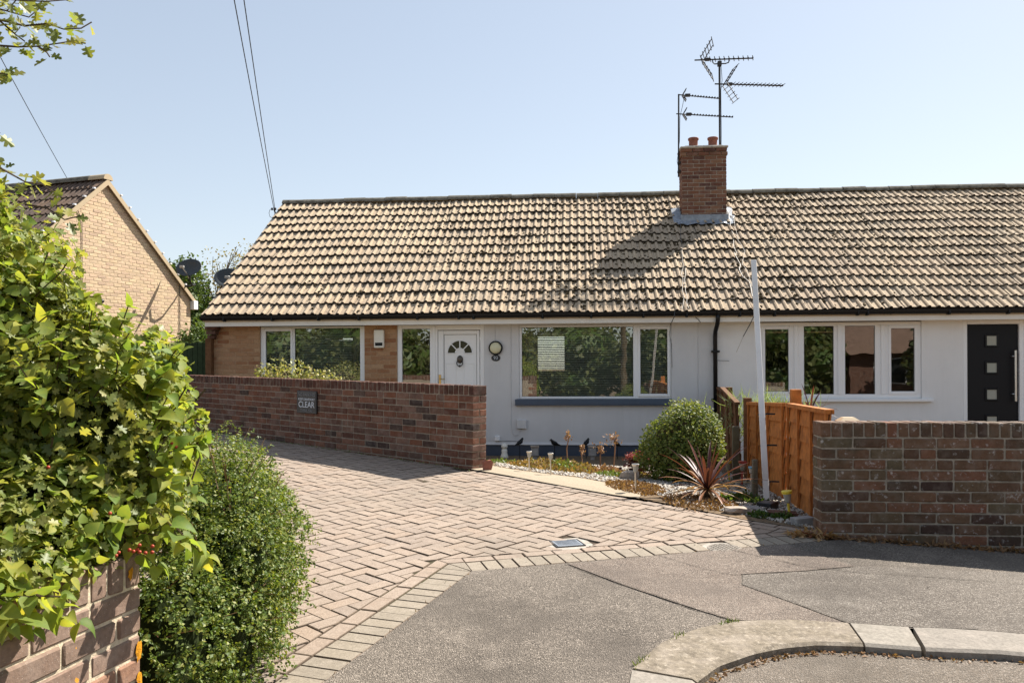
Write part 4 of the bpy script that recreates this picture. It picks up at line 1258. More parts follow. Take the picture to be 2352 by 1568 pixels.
roof_moss(roof_b, PARTY, 11.8, 1400, 5, lambda lx, ly: max(.12, 1-abs(lx-7.0)/3.6)*(.3+.7*(math.sin(lx*2.1+ly*1.7)*math.sin(lx*1.3-ly*2.3)*.5+.5)))

# ---------------------------------------------------------------- aerials on the chimney
def yagi(T, a, b, n, el, refl=None, boom_r=.014, el_r=.008, lean=(0,1,0)):
    a = Vector(a); b = Vector(b)
    mb = MB(); mb.tube([a, b], boom_r, 6)
    mb.box(-.05,.05,-.03,.03,-.02,.03, Matrix.Translation(a+(b-a)*.22))
    mb.build('boom', MAT['aerial'], T)
    mb = MB(); lv = Vector(lean).normalized()
    for i in range(n):
        p = a + (b-a)*(.27 + .72*i/(n-1)); h = el*(1-.15*i/n)
        mb.tube([p-lv*h/2+Vector((0,0,.006)), p+lv*h/2+Vector((0,0,.006))], el_r, 4)
        mb.box(-.012,.012,-.014,.014,-.008,.022, Matrix.Translation(p))
    mb.build('director_rods', MAT['aerial'], T)
    if refl:
        c, sz, kind = refl; c = a + (b-a)*c
        mb = MB()
        for s in (1,-1):
            tip = c + Vector((.22*sz if kind == 'fwd' else .10*sz, 0, s*.36*sz))
            for k in range(6):
                p = c + (tip-c)*(k/5)
                mb.tube([p-lv*.26*sz, p+lv*.26*sz], .008, 4)
            for q_ in (-.16, .16): mb.tube([c+lv*q_*sz, tip+lv*q_*sz], .009, 4)
        mb.build('reflector', MAT['aerial'], T)
def aerial_empty(label):
    return empty('tv_aerial', HO, HR, label, 'aerial')
ae = aerial_empty('tall mast with two large crossed aerials above the chimney')
mb = MB(); mb.tube([(6.30,2.90,5.3),(6.30,2.90,7.66)], .021, 8); mb.build('mast', MAT['aerial'], ae)
mb = MB(); mb.box(6.26,6.34,2.86,2.94,7.58,7.68,c=.008); mb.tube([(6.16,2.9,7.71),(6.17,2.9,7.66),(6.20,2.9,7.63),(6.42,2.9,7.63),(6.48,2.9,7.65),(6.49,2.9,7.71)], .012, 6); mb.build('clamp', MAT['aerial'], ae)
yagi(ae, (5.81,2.95,7.74), (6.96,2.85,7.70), 10, .30, (.12,1.0,'fwd'), lean=(.25,1,.0))
yagi(ae, (6.20,2.88,7.22), (7.53,2.80,7.11), 14, .34, (.15,.95,'fwd'), lean=(-.1,1,.1))
cable(ae, [(6.33,2.9,7.6),(6.35,2.9,7.3),(6.325,2.9,7.1),(6.33,2.9,6.2),(6.32,2.88,5.85)], .006, 'wire')
ae2 = aerial_empty('thin mast with two narrow ladder like aerials on the chimney corner')
mb = MB(); mb.tube([(5.44,2.62,5.30),(5.45,2.62,6.95)], .016, 8); mb.build('mast', MAT['aerial'], ae2)
mb = MB(); mb.box(5.42,5.50,2.58,2.66,5.55,5.60,c=.006); mb.box(5.42,5.50,2.58,2.66,5.38,5.43,c=.006); mb.build('clamp', MAT['aerial'], ae2)
yagi(ae2, (5.44,2.62,6.94), (6.29,2.70,6.86), 12, .14, (.10,.30,'fwd'), .011, .005)
yagi(ae2, (5.40,2.62,6.56), (6.53,2.72,6.49), 15, .14, (.12,.30,'fwd'), .011, .005)
cable(ae2, [(5.56,2.62,6.9),(5.52,2.6,6.7),(5.47,2.6,6.5),(5.46,2.6,6.0),(5.41,2.6,5.6),(5.46,2.55,5.4)], .005, 'wire')

# ---------------------------------------------------------------- overhead wires and pole behind the viewer
pole = empty('utility_pole', (1.2,-9.0,-.3), (0,0,0), 'timber utility pole across the street behind the viewer', 'utility pole')
mb = MB(); mb.tube([(0,0,0),(0,0,9.6)], [.14,.10], 10); mb.build('pole_shaft', MAT['bark'], pole)
mb = MB(); mb.box(-.6,.6,-.05,.05,9.1,9.2); mb.build('crossarm', MAT['bark'], pole)
def wire(label, a, b, sag):
    a = Vector(a); b = Vector(b); pts = []
    for i in range(25):
        t = i/24; p = a.lerp(b, t); p.z -= sag*4*t*(1-t); pts.append(p)
    mb = MB(); mb.tube(pts, .0065, 4); o = mb.build('overhead_cable', MAT['wire'])
    tag(o, label, 'cable'); return o
bk = HW(-3.04, 3.05, roof_z(3.05)+.16)
wire('nearer of two overhead cables reaching the left end of the tan roof', bk, (1.12,-9.0,8.95), .35)
wire('farther of two overhead cables reaching the left end of the tan roof', bk + Vector((.02,.02,-.02)), (1.42,-9.0,9.05), .30)
mb = MB(); b0 = bk
mb.tube([b0+Vector((.06,.05,-.28)), b0+Vector((.03,.02,-.1)), b0], .012, 6)
for i in range(8):
    a0, a1 = 2*math.pi*i/8, 2*math.pi*(i+1)/8
    mb.tube([b0+Vector((-.04+.06*math.cos(a0),0,-.12+.1*math.sin(a0))), b0+Vector((-.04+.06*math.cos(a1),0,-.12+.1*math.sin(a1)))], .005, 4)
for s in (-1,1):
    mb.lathe([(.001,-.03),(.022,-.02),(.022,.02),(.001,.03)], 8, Matrix.Translation(b0+Vector((s*.035,0,-.03))))
o = mb.build('cable_bracket', MAT['aerial']); tag(o, 'small metal bracket holding the overhead cables at the roof end', 'bracket')

# ================================================================== neighbour's gabled house on the left
NP = Vector((-9.1,17.7,0)); NA = math.atan2(.95,.312)
nh = empty('gabled_house', NP, (0,0,NA), 'buff brick gabled house with dark brown tiled roof behind the hedge', 'house')
AT, AZ = .24, 5.70; HS = 2.85; NPITCH = R(41.2)
def gz(x): return AZ - abs(x-AT)*math.tan(NPITCH)
x0, x1 = AT-HS+.15, 2.958
mb = MB()
mb.prism([(x0,.2),(x1,.2),(x1,gz(x1)),(AT,AZ),(x0,gz(x0))], -.24, -.006, Matrix.Rotation(R(90),4,'X'))
gw = mb.build('gable_wall', MAT['buff_mortar'], nh)
mb = MB(); mb.box(x1-.24,x1-.01,.25,8,.2,gz(x1)); mb.box(x0,x0+.24,.25,8,.2,gz(x0)); mb.box(x0,x1-.01,8.01,8.2,.2,3.1); mb.build('side_walls', MAT['buff_mortar'], nh)
P = Pieces(gw, 'buff_brick', 'brick', 300)
row = 0; z = AZ
while z > 1.0:
    zc = z-.0325; xa = max(x0, AT-(AZ-z)/math.tan(NPITCH)); xb = min(x1, AT+(AZ-z)/math.tan(NPITCH))
    x = x0 - (.1125 if row % 2 else 0)
    while x < xb:
        p0, p1 = max(x, xa), min(x+.215, xb)
        if p1-p0 > .03:
            hid = 5 if z < 3.9 - (x+1.2)*.55 else 0
            P.brick((p0+p1)/2, .0535, zc, round(p1-p0,3), .1025, .065, prio=hid*10 + x*.5 - z*.3)
        x += .225
    z -= .075; row += 1
P.done()
# roof slabs and tiles on the near slope
mb = MB()
for s in (-1, 1):
    xe = AT + s*HS; ze = AZ - HS*math.tan(NPITCH)
    mb.add([(AT,-.05,AZ+.05),(xe,-.05,ze+.05),(xe,8.3,ze+.05),(AT,8.3,AZ+.05),(AT,-.05,AZ+.0),(xe,-.05,ze+.0),(xe,8.3,ze+.0),(AT,8.3,AZ+.0)], [(0,1,2,3),(4,7,6,5),(0,4,5,1),(1,5,6,2),(2,6,7,3)])
nroof = mb.build('roof', MAT['dark_tile'], nh)
DT = tile_mesh('dark_roof_tile', MAT['dark_tile'], .30, .40, .03)
slope = HS/math.cos(NPITCH)
def basis(xd, yd, o_):
    xd = Vector(xd).normalized(); yd = Vector(yd).normalized(); zd = xd.cross(yd)
    return Matrix(((xd.x,yd.x,zd.x,o_[0]),(xd.y,yd.y,zd.y,o_[1]),(xd.z,yd.z,zd.z,o_[2]),(0,0,0,1)))
for r_ in range(11):
    for c_ in range(27):
        sl = slope - .10 - (r_+1)*.345
        if sl < 0: continue
        t_ = sl*math.cos(NPITCH); o_ = (AT-HS+t_, -.06+(c_+1)*.30, AZ-HS*math.tan(NPITCH)+sl*math.sin(NPITCH)+.055)
        o = obj('roof_tile', DT, nroof)
        o.matrix_local = basis((0,-1,0), (math.cos(NPITCH),0,math.sin(NPITCH)), o_) @ Euler((rng.uniform(-.006,.006),0,rng.uniform(-.005,.005))).to_matrix().to_4x4()
for i in range(18):
    mb = MB(); vs = []; ns = 8
    for y in (-.08+i*.46, -.08+(i+1)*.46-.008):
        for k in range(ns+1):
            a = math.pi*k/ns; vs.append((AT-math.cos(a)*.13, y, AZ+.03+math.sin(a)*.13))
    mb.add(vs, [(k,k+1,ns+2+k,ns+1+k) for k in range(ns)] + [tuple(range(ns+1)), tuple(range(2*ns+1,ns,-1))])
    mb.build('ridge_tile', MAT['ridge'] if i else MAT['verge'], nroof)
for s in (-1, 1):
    xe = AT + s*HS; ze = AZ - HS*math.tan(NPITCH); dz = .115
    mb = MB()
    a = [(AT,AZ+.05),(xe,ze+.05),(xe,ze+.05-dz),(AT,AZ+.05-dz*1.15)]
    mb.add([(x,-.075,z) for x,z in a]+[(x,-.051,z) for x,z in a], [(0,1,2,3),(7,6,5,4),(0,4,5,1),(3,2,6,7)])
    mb.build('barge_board', MAT['verge'], nh)
    for k in range(9):
        sl = slope - .16 - (k+1)*.345; t_ = sl*math.cos(NPITCH)
        if sl < 0: continue
        mb = MB(); mb.box(-.03,.03,-.03,.03,0,.035, Matrix.Translation((xe - s*t_, -.06, ze+.08+sl*math.sin(NPITCH))), c=.006); mb.build('verge_clip', MAT['white'], nroof)
mb = MB(); mb.box(x1+.002,x1+.16,-.10,.05,gz(x1)-.28,gz(x1)-.06,c=.006); mb.build('boxed_eave', MAT['white'], nh)
cable(nh, [(-.55,-.012,4.95),(-.42,-.012,4.72),(-.42,-.012,1.0)], .007, 'wire')
cable(nh, [(2.55,-.012,3.6),(2.56,-.012,1.0)], .008, 'wire')
mb = MB(); mb.lathe([(.001,-.10),(.03,-.09),(.045,0),(.03,.02)], 10, Matrix.Translation((.0,-.14,3.02)) @ Matrix.Rotation(R(75),4,'Y')); mb.box(-.03,.03,-.12,-.006,2.93,2.99,c=.01)
mb.build('security_light', MAT['black'], nh, smooth=True)
# satellite dishes
def dish(label, base, rz, r_=.25, dark='black'):
    T = empty('satellite_dish', base, (0,0,rz), label, 'satellite dish')
    Mx = Matrix.Translation((0,-.28,.36)) @ Matrix.Rotation(R(62),4,'X') @ Matrix.Diagonal((1.25,1.0,1,1))
    mb = MB(); mb.lathe([(.001,0),(r_*.35,.008),(r_*.7,.03),(r_,.065),(r_+.006,.062),(r_*.7,.024),(r_*.35,.0),(.002,-.008)], 32, Mx, cap=False)
    mb.build('reflector', MAT['dish'], T, smooth=True)
    mb = MB(); mb.tube([(0,0,0),(0,-.16,-.02),(0,-.26,.06),(0,-.28,.30)], .022, 8); mb.tube([(0,0,0),(-.20,.12,-.02),(-.42,.16,-.03)], .022, 8); mb.build('bracket', MAT['black'], T)
    mb = MB(); mb.tube([(0,-.33,.12),(0,-.42,.22),(0,-.66,.34)], .013, 6); mb.box(-.05,.05,-.035,.035,-.03,.03, Matrix.Translation((0,-.68,.36)), c=.008); mb.build('feed_arm', MAT['clear'], T)
    return T
MAT['dish'] = plain('dark dish mesh', (.045,.055,.06), .45, .4, nscale=30, namt=.2)
nhM = Matrix.Translation(NP) @ Matrix.Rotation(NA, 4, 'Z')
p = nhM @ Vector((2.62,-.42,3.62))
dish('dark satellite dish on the gable end of the buff house', p, R(-4))
dish('dark satellite dish half hidden behind the tan roof edge', (-6.5,18.6,3.2), R(14))
mb = MB(); mb.tube([(0,0,0),(0,0,3.2)], .03, 8); o = mb.build('dish_pole', MAT['grey_wood'], loc=(-6.5,18.66,0)); tag(o, 'pole carrying the dish behind the tan roof edge', 'pole')
wire('single overhead cable rising from the buff house roof', nhM @ Vector((AT,1.1,AZ+.15)), (-3.2,1.0,6.9), .12)

# gate and post beside the bungalow
gt = empty('side_gate', HW(-3.06,.05,0), (0,0,R(-4.8)), 'dark green boarded side gate between the two houses', 'gate')
for i in range(12):
    mb = MB(); mb.box(-1.15+i*.095,-1.15+i*.095+.09,-.012,.012,.15,1.98+rng.uniform(-.01,.01),c=.004); mb.build('board', MAT['green_wood'], gt)
mb = MB(); mb.box(-1.15,0,.013,.05,.5,.6); mb.box(-1.15,0,.013,.05,1.6,1.7); mb.build('rail', MAT['green_wood'], gt)
mb = MB(); mb.box(-.05,.06,-.06,.05,0,2.05,c=.006); o = mb.build('gate_post', MAT['brown_wood'], loc=HW(-3.0,-.06,0), rot=(0,0,R(-4.8))); tag(o, 'dark brown post between green gate and brick corner', 'post')

# ================================================================== fence between the gardens
def fence_line(Y): return 2.36 + (Y-5.95)*.138
FA = math.atan2(1.0, .138)                     # direction away from the street
fence_o = empty('garden_fence', (fence_line(5.93),5.93,.3), (0,0,0), 'bright orange stained fence of overlapping boards behind the white plank', 'fence')
fence_b = empty('garden_fence', (fence_line(9.95),9.95,.2), (0,0,0), 'dark brown weathered fence leaning between orange fence and bungalow', 'fence')
def fence_panel(F, y0, y1, top0, top1, mat, batt, nslat=7, lean=0.0, off=0.0):
    xa, xb = fence_line(y0)+off, fence_line(y1)+off
    Lp = math.hypot(xb-xa, y1-y0)
    zb = min(G(xa, y0), G(xb, y1))
    h0, h1 = top0-zb, top1-zb
    lo = .03
    mb = MB()
    mb.add([(0,-.014+lean,h0-.012),(0,.050+lean,h0-.012),(0,.050+lean,h0+.022),(0,-.014+lean,h0+.022),(Lp,-.014+lean,h1-.012),(Lp,.050+lean,h1-.012),(Lp,.050+lean,h1+.022),(Lp,-.014+lean,h1+.022)],
           [(0,1,2,3),(4,7,6,5),(0,4,5,1),(1,5,6,2),(2,6,7,3),(3,7,4,0)])
    T = mb.build('fence_panel', MAT[mat], F, loc=Vector((xa,y0,zb))-F.location, rot=(0,0,math.atan2(y1-y0, xb-xa)))
    # local x along the fence, y towards the garden of number 93
    for i in range(nslat):
        f0, f1 = i/nslat, (i+1)/nslat
        za0, za1 = lo+(h0-lo)*f0, lo+(h0-lo)*f1+.02; zb0, zb1 = lo+(h1-lo)*f0, lo+(h1-lo)*f1+.02
        n_ = 5; vs = []
        for k in range(n_+1):
            x = Lp*k/n_; t = k/n_; w_ = rng.uniform(-.006,.006)
            zl = za0+(zb0-za0)*t + w_; zh = za1+(zb1-za1)*t
            ly = lean*(zl/h0); lh = lean*(zh/h0)
            vs += [(x,.030+ly,zl),(x,.010+lh,zh),(x,.002+lh,zh),(x,.016+ly,zl)]
        fs = []
        for k in range(n_):
            b = k*4; fs += [(b,b+4,b+5,b+1),(b+1,b+5,b+6,b+2),(b+3,b+2,b+6,b+7),(b,b+3,b+7,b+4)]
        fs += [(0,1,2,3),(n_*4,n_*4+3,n_*4+2,n_*4+1)]
        mb = MB(); mb.add(vs, fs); mb.build('slat', MAT[mat], T)
    for t in batt:
        x = Lp*t; h = h0+(h1-h0)*t
        mb = MB(); a = [(x-.02,.028),(x+.02,.028),(x+.02,.046),(x-.02,.046)]
        mb.add([(q[0],q[1],.02) for q in a]+[(q[0],q[1]+lean,h-.014) for q in a], [(0,1,2,3)[::-1],(4,5,6,7),(0,1,5,4),(1,2,6,5),(2,3,7,6),(3,0,4,7)])
        mb.build('batten', MAT[mat], T)
    return T
fence_panel(fence_o, 5.93, 7.40, 1.165, 1.150, 'orange_wood', (.02,.36,.68,.97), 6)
fence_panel(fence_o, 7.55, 9.75, 1.145, 1.06, 'orange_wood', (.03,.38,.70,.97), 6)
fence_panel(fence_b, 9.95, 11.45, 1.05, 1.20, 'brown_wood', (.03,.3,.62,.96), 6, lean=.05, off=-.06)
fence_panel(fence_b, 11.6, 13.30, 1.03, 1.16, 'brown_wood', (.03,.3,.62,.96), 6, off=.05)
def fence_post(F, Y, top, mat, off=0.0, cap=False, s=.045, rot=0.0):
    X = fence_line(Y)+off; zb = G(X, Y)
    mb = MB(); mb.box(-s,s,-s,s,0,top-zb+.1,c=.005)
    loc = Vector((X, Y, zb-.1))
    if F is not None: loc = loc - F.location
    T = mb.build('fence_post' if F is not None else 'wooden_stump', MAT[mat], F, loc=loc, rot=(rot,0,R(-8)))
    if cap:
        h = top-zb+.1; mb = MB()
        mb.add([(-.075,-.075,h),(.075,-.075,h),(.075,.075,h),(-.075,.075,h),(-.075,-.075,h+.018),(.075,-.075,h+.018),(.075,.075,h+.018),(-.075,.075,h+.018),(-.04,-.04,h+.045),(.04,-.04,h+.045),(.04,.04,h+.045),(-.04,.04,h+.045)],
               [(3,2,1,0),(0,1,5,4),(1,2,6,5),(2,3,7,6),(3,0,4,7),(4,5,9,8),(5,6,10,9),(6,7,11,10),(7,4,8,11),(8,9,10,11)])
        mb.build('post_cap', MAT['verge'], T)
    return T
fence_post(fence_o, 6.02, 1.08, 'orange_wood', .14, True)
fence_post(fence_o, 7.47, 1.295, 'orange_wood', .06)
fence_post(fence_b, 9.85, 1.13, 'brown_wood', -.02)
fence_post(fence_b, 11.52, 1.22, 'brown_wood', -.03, rot=.02)
fence_post(fence_b, 13.38, 1.18, 'brown_wood', .02)
tag(fence_post(None, 9.6, .80, 'grey_wood', -.20, s=.04), 'short weathered stump in front of the leaning brown fence', 'post')
# white plank strapped to a short stake
pb, pt_ = Vector((2.30,7.30,.345)), Vector((2.51,8.35,2.61))
pl = empty('plank', pb, (0,0,0), 'tall white painted plank leaning in front of the orange fence', 'plank')
d = (pt_-pb); q = d.to_track_quat('Z','Y').to_matrix().to_4x4()
mb = MB(); mb.box(-.027,.027,-.011,.011,-.05,d.length, q, c=.003); mb.build('board', MAT['white_wood'], pl)
for f in (.99,.86,.74,.63,.50,.42):
    mb = MB(); mb.lathe([(.001,.002),(.005,.0015),(.006,0)], 8, Matrix.Translation(d*f) @ q @ Matrix.Translation((rng.uniform(-.012,.012),-.011,0)) @ Matrix.Rotation(R(90),4,'X')); mb.build('screw_hole', MAT['bronze'], pl)
for f in (.05,.19,.315):
    c = d*f; mb = MB()
    M_ = Matrix.Translation(c) @ q
    mb.box(-.035,.035,-.0155,-.0125,-.006,.006,M_); mb.box(-.12,-.030,-.012,.0,-.006+.004,.006+.004,M_)
    mb.build('strap', MAT['black'], pl)
mb = MB(); mb.box(-.022,.022,-.022,.022,0,.44,c=.004); o = mb.build('stake', MAT['grey_wood'], loc=(2.215,7.36,.22)); tag(o, 'short green grey stake the white plank is strapped to', 'stake')

# ================================================================== front garden
gpoly = [(-.30,8.45),(.27,7.93),(.89,7.30),(1.36,6.74),(1.77,6.22),(2.21,5.86),(2.45,6.0),(3.35,13.35),(-.55,13.7),(-1.6,11.2),(-.30,9.1)]
bed = tag(sheet('garden_bed', gpoly, G, MAT['soil'], off=.004, grid=.35), kind='structure')
pth = tag(sheet('garden_path', [(-.40,8.50),(-.05,8.15),(.24,7.83),(.57,7.48),(.90,7.15),(1.10,7.00),(1.19,7.40),(1.02,7.92),(.70,8.36),(.34,8.55),(-.05,8.80),(-.45,9.3),(-.9,10.4),(-1.0,13.75),(-1.9,13.8),(-1.8,10.4),(-1.0,9.2)], lambda x,y: max(G(x,y), g(x, min(y, edge_y(x)+.2))-.05*max(0,y-edge_y(x)-.2)), MAT['path'], off=.010, grid=.3), kind='structure')
# gravel
def in_poly(p, poly):
    x, y = p; c = False
    for i in range(len(poly)):
        x1_, y1_ = poly[i]; x2_, y2_ = poly[i-1]
        if (y1_ > y) != (y2_ > y) and x < (x2_-x1_)*(y-y1_)/(y2_-y1_)+x1_: c = not c
    return c
gp = [(-.2,9.0),(.34,8.62),(.70,8.45),(1.06,7.95),(1.25,7.42),(1.55,6.68),(1.86,6.33),(2.18,5.92),(2.36,6.0),(2.95,10.0),(2.7,11.5),(-.2,11.8)]
pts = []; q = np.random.default_rng(21)
while len(pts) < 9500:
    y = 5.9 + (q.random()**1.5)*5.8; x = q.uniform(-.3, 3.0)
    if in_poly((x, y), gp) and x < fence_line(y)-.03: pts.append((x, y, G(x,y)+.010))
pts = np.array(pts); N = len(pts)
ico = [(0,0,1),(.85,0,.2),(.1,.8,.25),(-.8,.15,.2),(-.1,-.85,.2),(.45,.4,-.6),(-.5,-.4,-.6)]
icf = [(0,1,2),(0,2,3),(0,3,4),(0,4,1),(1,5,2),(3,6,4)]
B = bases(np.tile([0,0,1.0],(N,1)), q.uniform(.008,.022,N), jit=.35); B[:,:,2] *= .6
o = obj('gravel', scatter('gravel', ico, icf, B, pts, MAT['gravel'], False)); tag(o, 'pale gravel spread between the garden plants', 'gravel', kind='stuff')

blade = [(-.16,0,0),(.16,0,0),(.13,.5,.12),(-.13,.5,.12),(0,1,.05)]; blf = [(0,1,2),(0,2,3),(3,2,4)]
oval = [(0,0,0),(.28,.3,.06),(.32,.6,.05),(0,1,-.04),(-.32,.6,.05),(-.28,.3,.06),(0,.5,-.02)]
ovf = [(0,1,6),(1,2,6),(2,3,6),(3,4,6),(4,5,6),(5,0,6)]
small = [(0,0,0),(.3,.5,.1),(0,1,0),(-.3,.5,.1)]; smf = [(0,1,2),(0,2,3)]

def mat_plant(name, label, cx, cy, rx, ry, h, n, mat, size, seed, cat='plant', spread=1.0):
    """low cushion of small shoots"""
    q = np.random.default_rng(seed)
    a = q.uniform(0, 2*math.pi, n); r_ = np.sqrt(q.random(n))
    x = cx + rx*r_*np.cos(a); y = cy + ry*r_*np.sin(a)
    lump = .6+.4*np.sin(x*17+seed)*np.sin(y*13)
    z = np.array([G(i,j) for i,j in zip(x,y)]) + h*lump*(1-r_**2.2)*q.uniform(.3,1,n)
    P = np.stack([x,y,z],1)
    al_ = np.stack([q.normal(0,.6,n), q.normal(0,.6,n), q.uniform(.3,1.2,n)],1)
    B = bases(q.normal(0,1,(n,3)), q.uniform(.6,1.3,n)*size, along=al_)
    T = empty(name, (0,0,0), (0,0,0), label, cat)
    T.location = (cx, cy, G(cx,cy))
    o = obj('foliage', scatter(name, small, smf, B, P-np.array([cx,cy,G(cx,cy)]), MAT[mat], False), T); tag(o, kind='stuff')
    return T
mat_plant('groundcover', 'wide straw coloured groundcover behind the two small metal lights', .55, 9.9, .62, .9, .13, 3600, 'sedum', .045, 1)
mat_plant('groundcover', 'yellow green tuft in the middle of the dry groundcover', .62, 9.6, .22, .4, .15, 700, 'sedum_green', .045, 2)
mat_plant('groundcover', 'brown creeping groundcover along the path by the tallest metal light', 1.18, 7.75, .28, .55, .05, 1500, 'sedum_brown', .035, 3)
mat_plant('groundcover', 'dry brown trailing plant around the spiky plant', 1.62, 6.95, .33, .45, .035, 1400, 'sedum_brown', .03, 4)
mat_plant('groundcover', 'straw groundcover right beside the pale rock', 1.35, 9.5, .35, .7, .07, 1100, 'sedum', .035, 5)
mat_plant('groundcover', 'green low weed near the rock and pale gravel', 1.12, 9.15, .16, .25, .06, 350, 'sedum_green', .04, 6)
mat_plant('groundcover', 'dark green weed between gravel and grey block', 1.98, 6.33, .12, .09, .06, 240, 'ivy', .035, 7)
mat_plant('groundcover', 'dark green weed against the orange fence foot', 2.12, 6.30, .07, .07, .07, 160, 'ivy', .035, 8)
mat_plant('groundcover', 'dark trailing plant at the foot of the white plank', 2.1, 7.3, .22, .25, .08, 420, 'ivy', .045, 9)
mat_plant('groundcover', 'grey green creeper near the wall end', .0, 10.2, .35, .5, .06, 700, 'sedum_green', .035, 10)
# succulent rosettes with dry flower stalks
def stalk(label, x, y, h, seed, head=.05):
    q = random.Random(seed); T = empty('dried_flower', (x,y,G(x,y)), (0,0,0), label, 'plant')
    mb = MB(); mb.tube([(0,0,0),(q.uniform(-.02,.02),0,h*.6),(q.uniform(-.03,.03),0,h)], .008, 5); mb.build('stem', MAT['seedhead'], T)
    n = 60; qq = np.random.default_rng(seed)
    P = np.stack([qq.normal(0,head*.5,n), qq.normal(0,head*.5,n), h+qq.uniform(-.08,.05,n)],1)
    B = bases(qq.normal(0,1,(n,3)), qq.uniform(.02,.05,n), along=np.stack([qq.normal(0,.6,n),qq.normal(0,.6,n),np.ones(n)],1))
    o = obj('seed_head', scatter('seed_head', small, smf, B, P, MAT['seedhead'], False), T); tag(o, kind='stuff')
stalk('tallest dried flower stalk in front of the meter box', .73, 10.6, .42, 1)
stalk('dried flower stalk with a broad feathery head', 1.28, 10.2, .42, 2, .08)
stalk('dried flower stalk shorter than the feathery one next to it', 1.10, 10.0, .30, 3, .07)
stalk('small dried stalk leaning among the groundcover', .95, 10.9, .25, 4, .03)
mat_plant('succulent', 'orange brown rosette plant under the dried stalks', 1.10, 9.7, .26, .35, .10, 700, 'seedhead', .05, 12)
fl = empty('sedum_plant', (1.50,9.6,G(1.5,9.6)), (0,0,0), 'dusky red flowering sedum at the left side of the round bush', 'plant')
qq = np.random.default_rng(8); n = 900
a = qq.uniform(0,2*math.pi,n); r_ = np.sqrt(qq.random(n))*.15
P = np.stack([r_*np.cos(a), r_*np.sin(a), .28-r_*.4+qq.normal(0,.015,n)],1)
o = obj('flower_heads', scatter('flower_heads', small, smf, bases(np.tile([0,0,1.0],(n,1)), qq.uniform(.015,.03,n), jit=.7), P, MAT['flower'], False), fl); tag(o, kind='stuff')
n = 260; P = np.stack([qq.normal(0,.07,n), qq.normal(0,.07,n), qq.uniform(.02,.22,n)],1)
o = obj('foliage', scatter('sedum_leaves', oval, ovf, bases(qq.normal(0,1,(n,3)), qq.uniform(.04,.06,n)), P, MAT['cord'], False), fl); tag(o, kind='stuff')

# ---------------------------------------------------------------- foliage from overlapping lumps
def lumpy(d, seed, k=4):
    q = np.random.default_rng(seed); s = np.zeros(len(d))
    for i in range(k*3):
        f = q.normal(0, 1, 3)*(1.5+i*.55); s += np.sin(d@f + q.uniform(0, 6.28))/(1+i*.35)
    return s/2.2
def blob_points(blobs, n, seed, shell=.3, rough=.10, keep_in=.80):
    """points in the outer shell of a union of ellipsoids; returns points and outward normals"""
    q = np.random.default_rng(seed)
    C = np.array([b[:3] for b in blobs], float); Rr = np.array([b[3:6] for b in blobs], float)
    wgt = (Rr[:,0]*Rr[:,1]*Rr[:,2])**(2/3); wgt /= wgt.sum()
    outP, outN = [], []; got = 0
    while got < n:
        m = int((n-got)*1.8)+50
        idx = q.choice(len(blobs), m, p=wgt)
        d = unit(q.normal(size=(m,3)))
        rad = (1 - shell*q.random(m)**1.6)*(1 + rough*lumpy(d*2.2 + C[idx], seed+5))
        p = C[idx] + d*Rr[idx]*rad[:,None]
        ok = np.ones(m, bool)
        for j in range(len(blobs)):
            inside = (((p-C[j])/Rr[j])**2).sum(1) < keep_in**2*(1-shell*.6)**2
            ok &= ~(inside & (idx != j))
        nn = unit(d/Rr[idx])
        outP.append(p[ok]); outN.append(nn[ok]); got += ok.sum()
    return np.concatenate(outP)[:n], np.concatenate(outN)[:n]
def core_blobs(T, blobs, mat, f=.72, name='inner_core'):  # solid filler lumps added to darken the gaps between leaves
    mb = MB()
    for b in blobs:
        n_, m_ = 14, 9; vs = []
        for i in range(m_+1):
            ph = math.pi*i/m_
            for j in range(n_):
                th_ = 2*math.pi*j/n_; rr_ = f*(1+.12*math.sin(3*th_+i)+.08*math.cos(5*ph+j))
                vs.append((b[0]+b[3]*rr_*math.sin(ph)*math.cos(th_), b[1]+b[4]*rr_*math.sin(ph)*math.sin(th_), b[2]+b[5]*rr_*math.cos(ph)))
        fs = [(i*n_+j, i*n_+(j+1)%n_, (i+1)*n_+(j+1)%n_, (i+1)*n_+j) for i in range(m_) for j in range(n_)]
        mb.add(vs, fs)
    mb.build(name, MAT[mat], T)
def twigs(T, root, ends, r0, r1, mat='bark', seed=0, name='branches', bow=.1):
    q = random.Random(seed); mb = MB(); root = Vector(root)
    for e in ends:
        e = Vector(e); m_ = root.lerp(e, .5) + Vector((q.uniform(-bow,bow), q.uniform(-bow,bow), q.uniform(0,bow)))
        mb.tube([root, root.lerp(m_,.6), m_, m_.lerp(e,.55)+Vector((q.uniform(-bow,bow),q.uniform(-bow,bow),0))*.3, e], [r0, r0*.8, (r0+r1)/2, r1*1.4, r1], 5, cap=False)
    o = mb.build(name, MAT[mat], T); return o

# round clipped bush
bx, by = 1.93, 9.05; bz = G(bx, by)
rb = empty('round_bush', (bx,by,bz), (0,0,0), 'round clipped green bush between the fence and the large window', 'bush')
bl = [(0,0,.44,.46,.46,.42),(-.08,-.05,.30,.44,.42,.30),(.10,.0,.50,.38,.40,.36)]
P, Nn = blob_points(bl, 14000, 31, .36, .17)
B = bases(Nn + np.array([0,0,.5]), nrg.uniform(.022,.042,len(P)), along=Nn+nrg.normal(0,.7,P.shape)+[0,0,.4], jit=.7)
o = obj('foliage', scatter('round_bush_leaves', oval, ovf, B, P, MAT['bushleaf'], False), rb); tag(o, kind='stuff')
core_blobs(rb, bl, 'bark', .66)
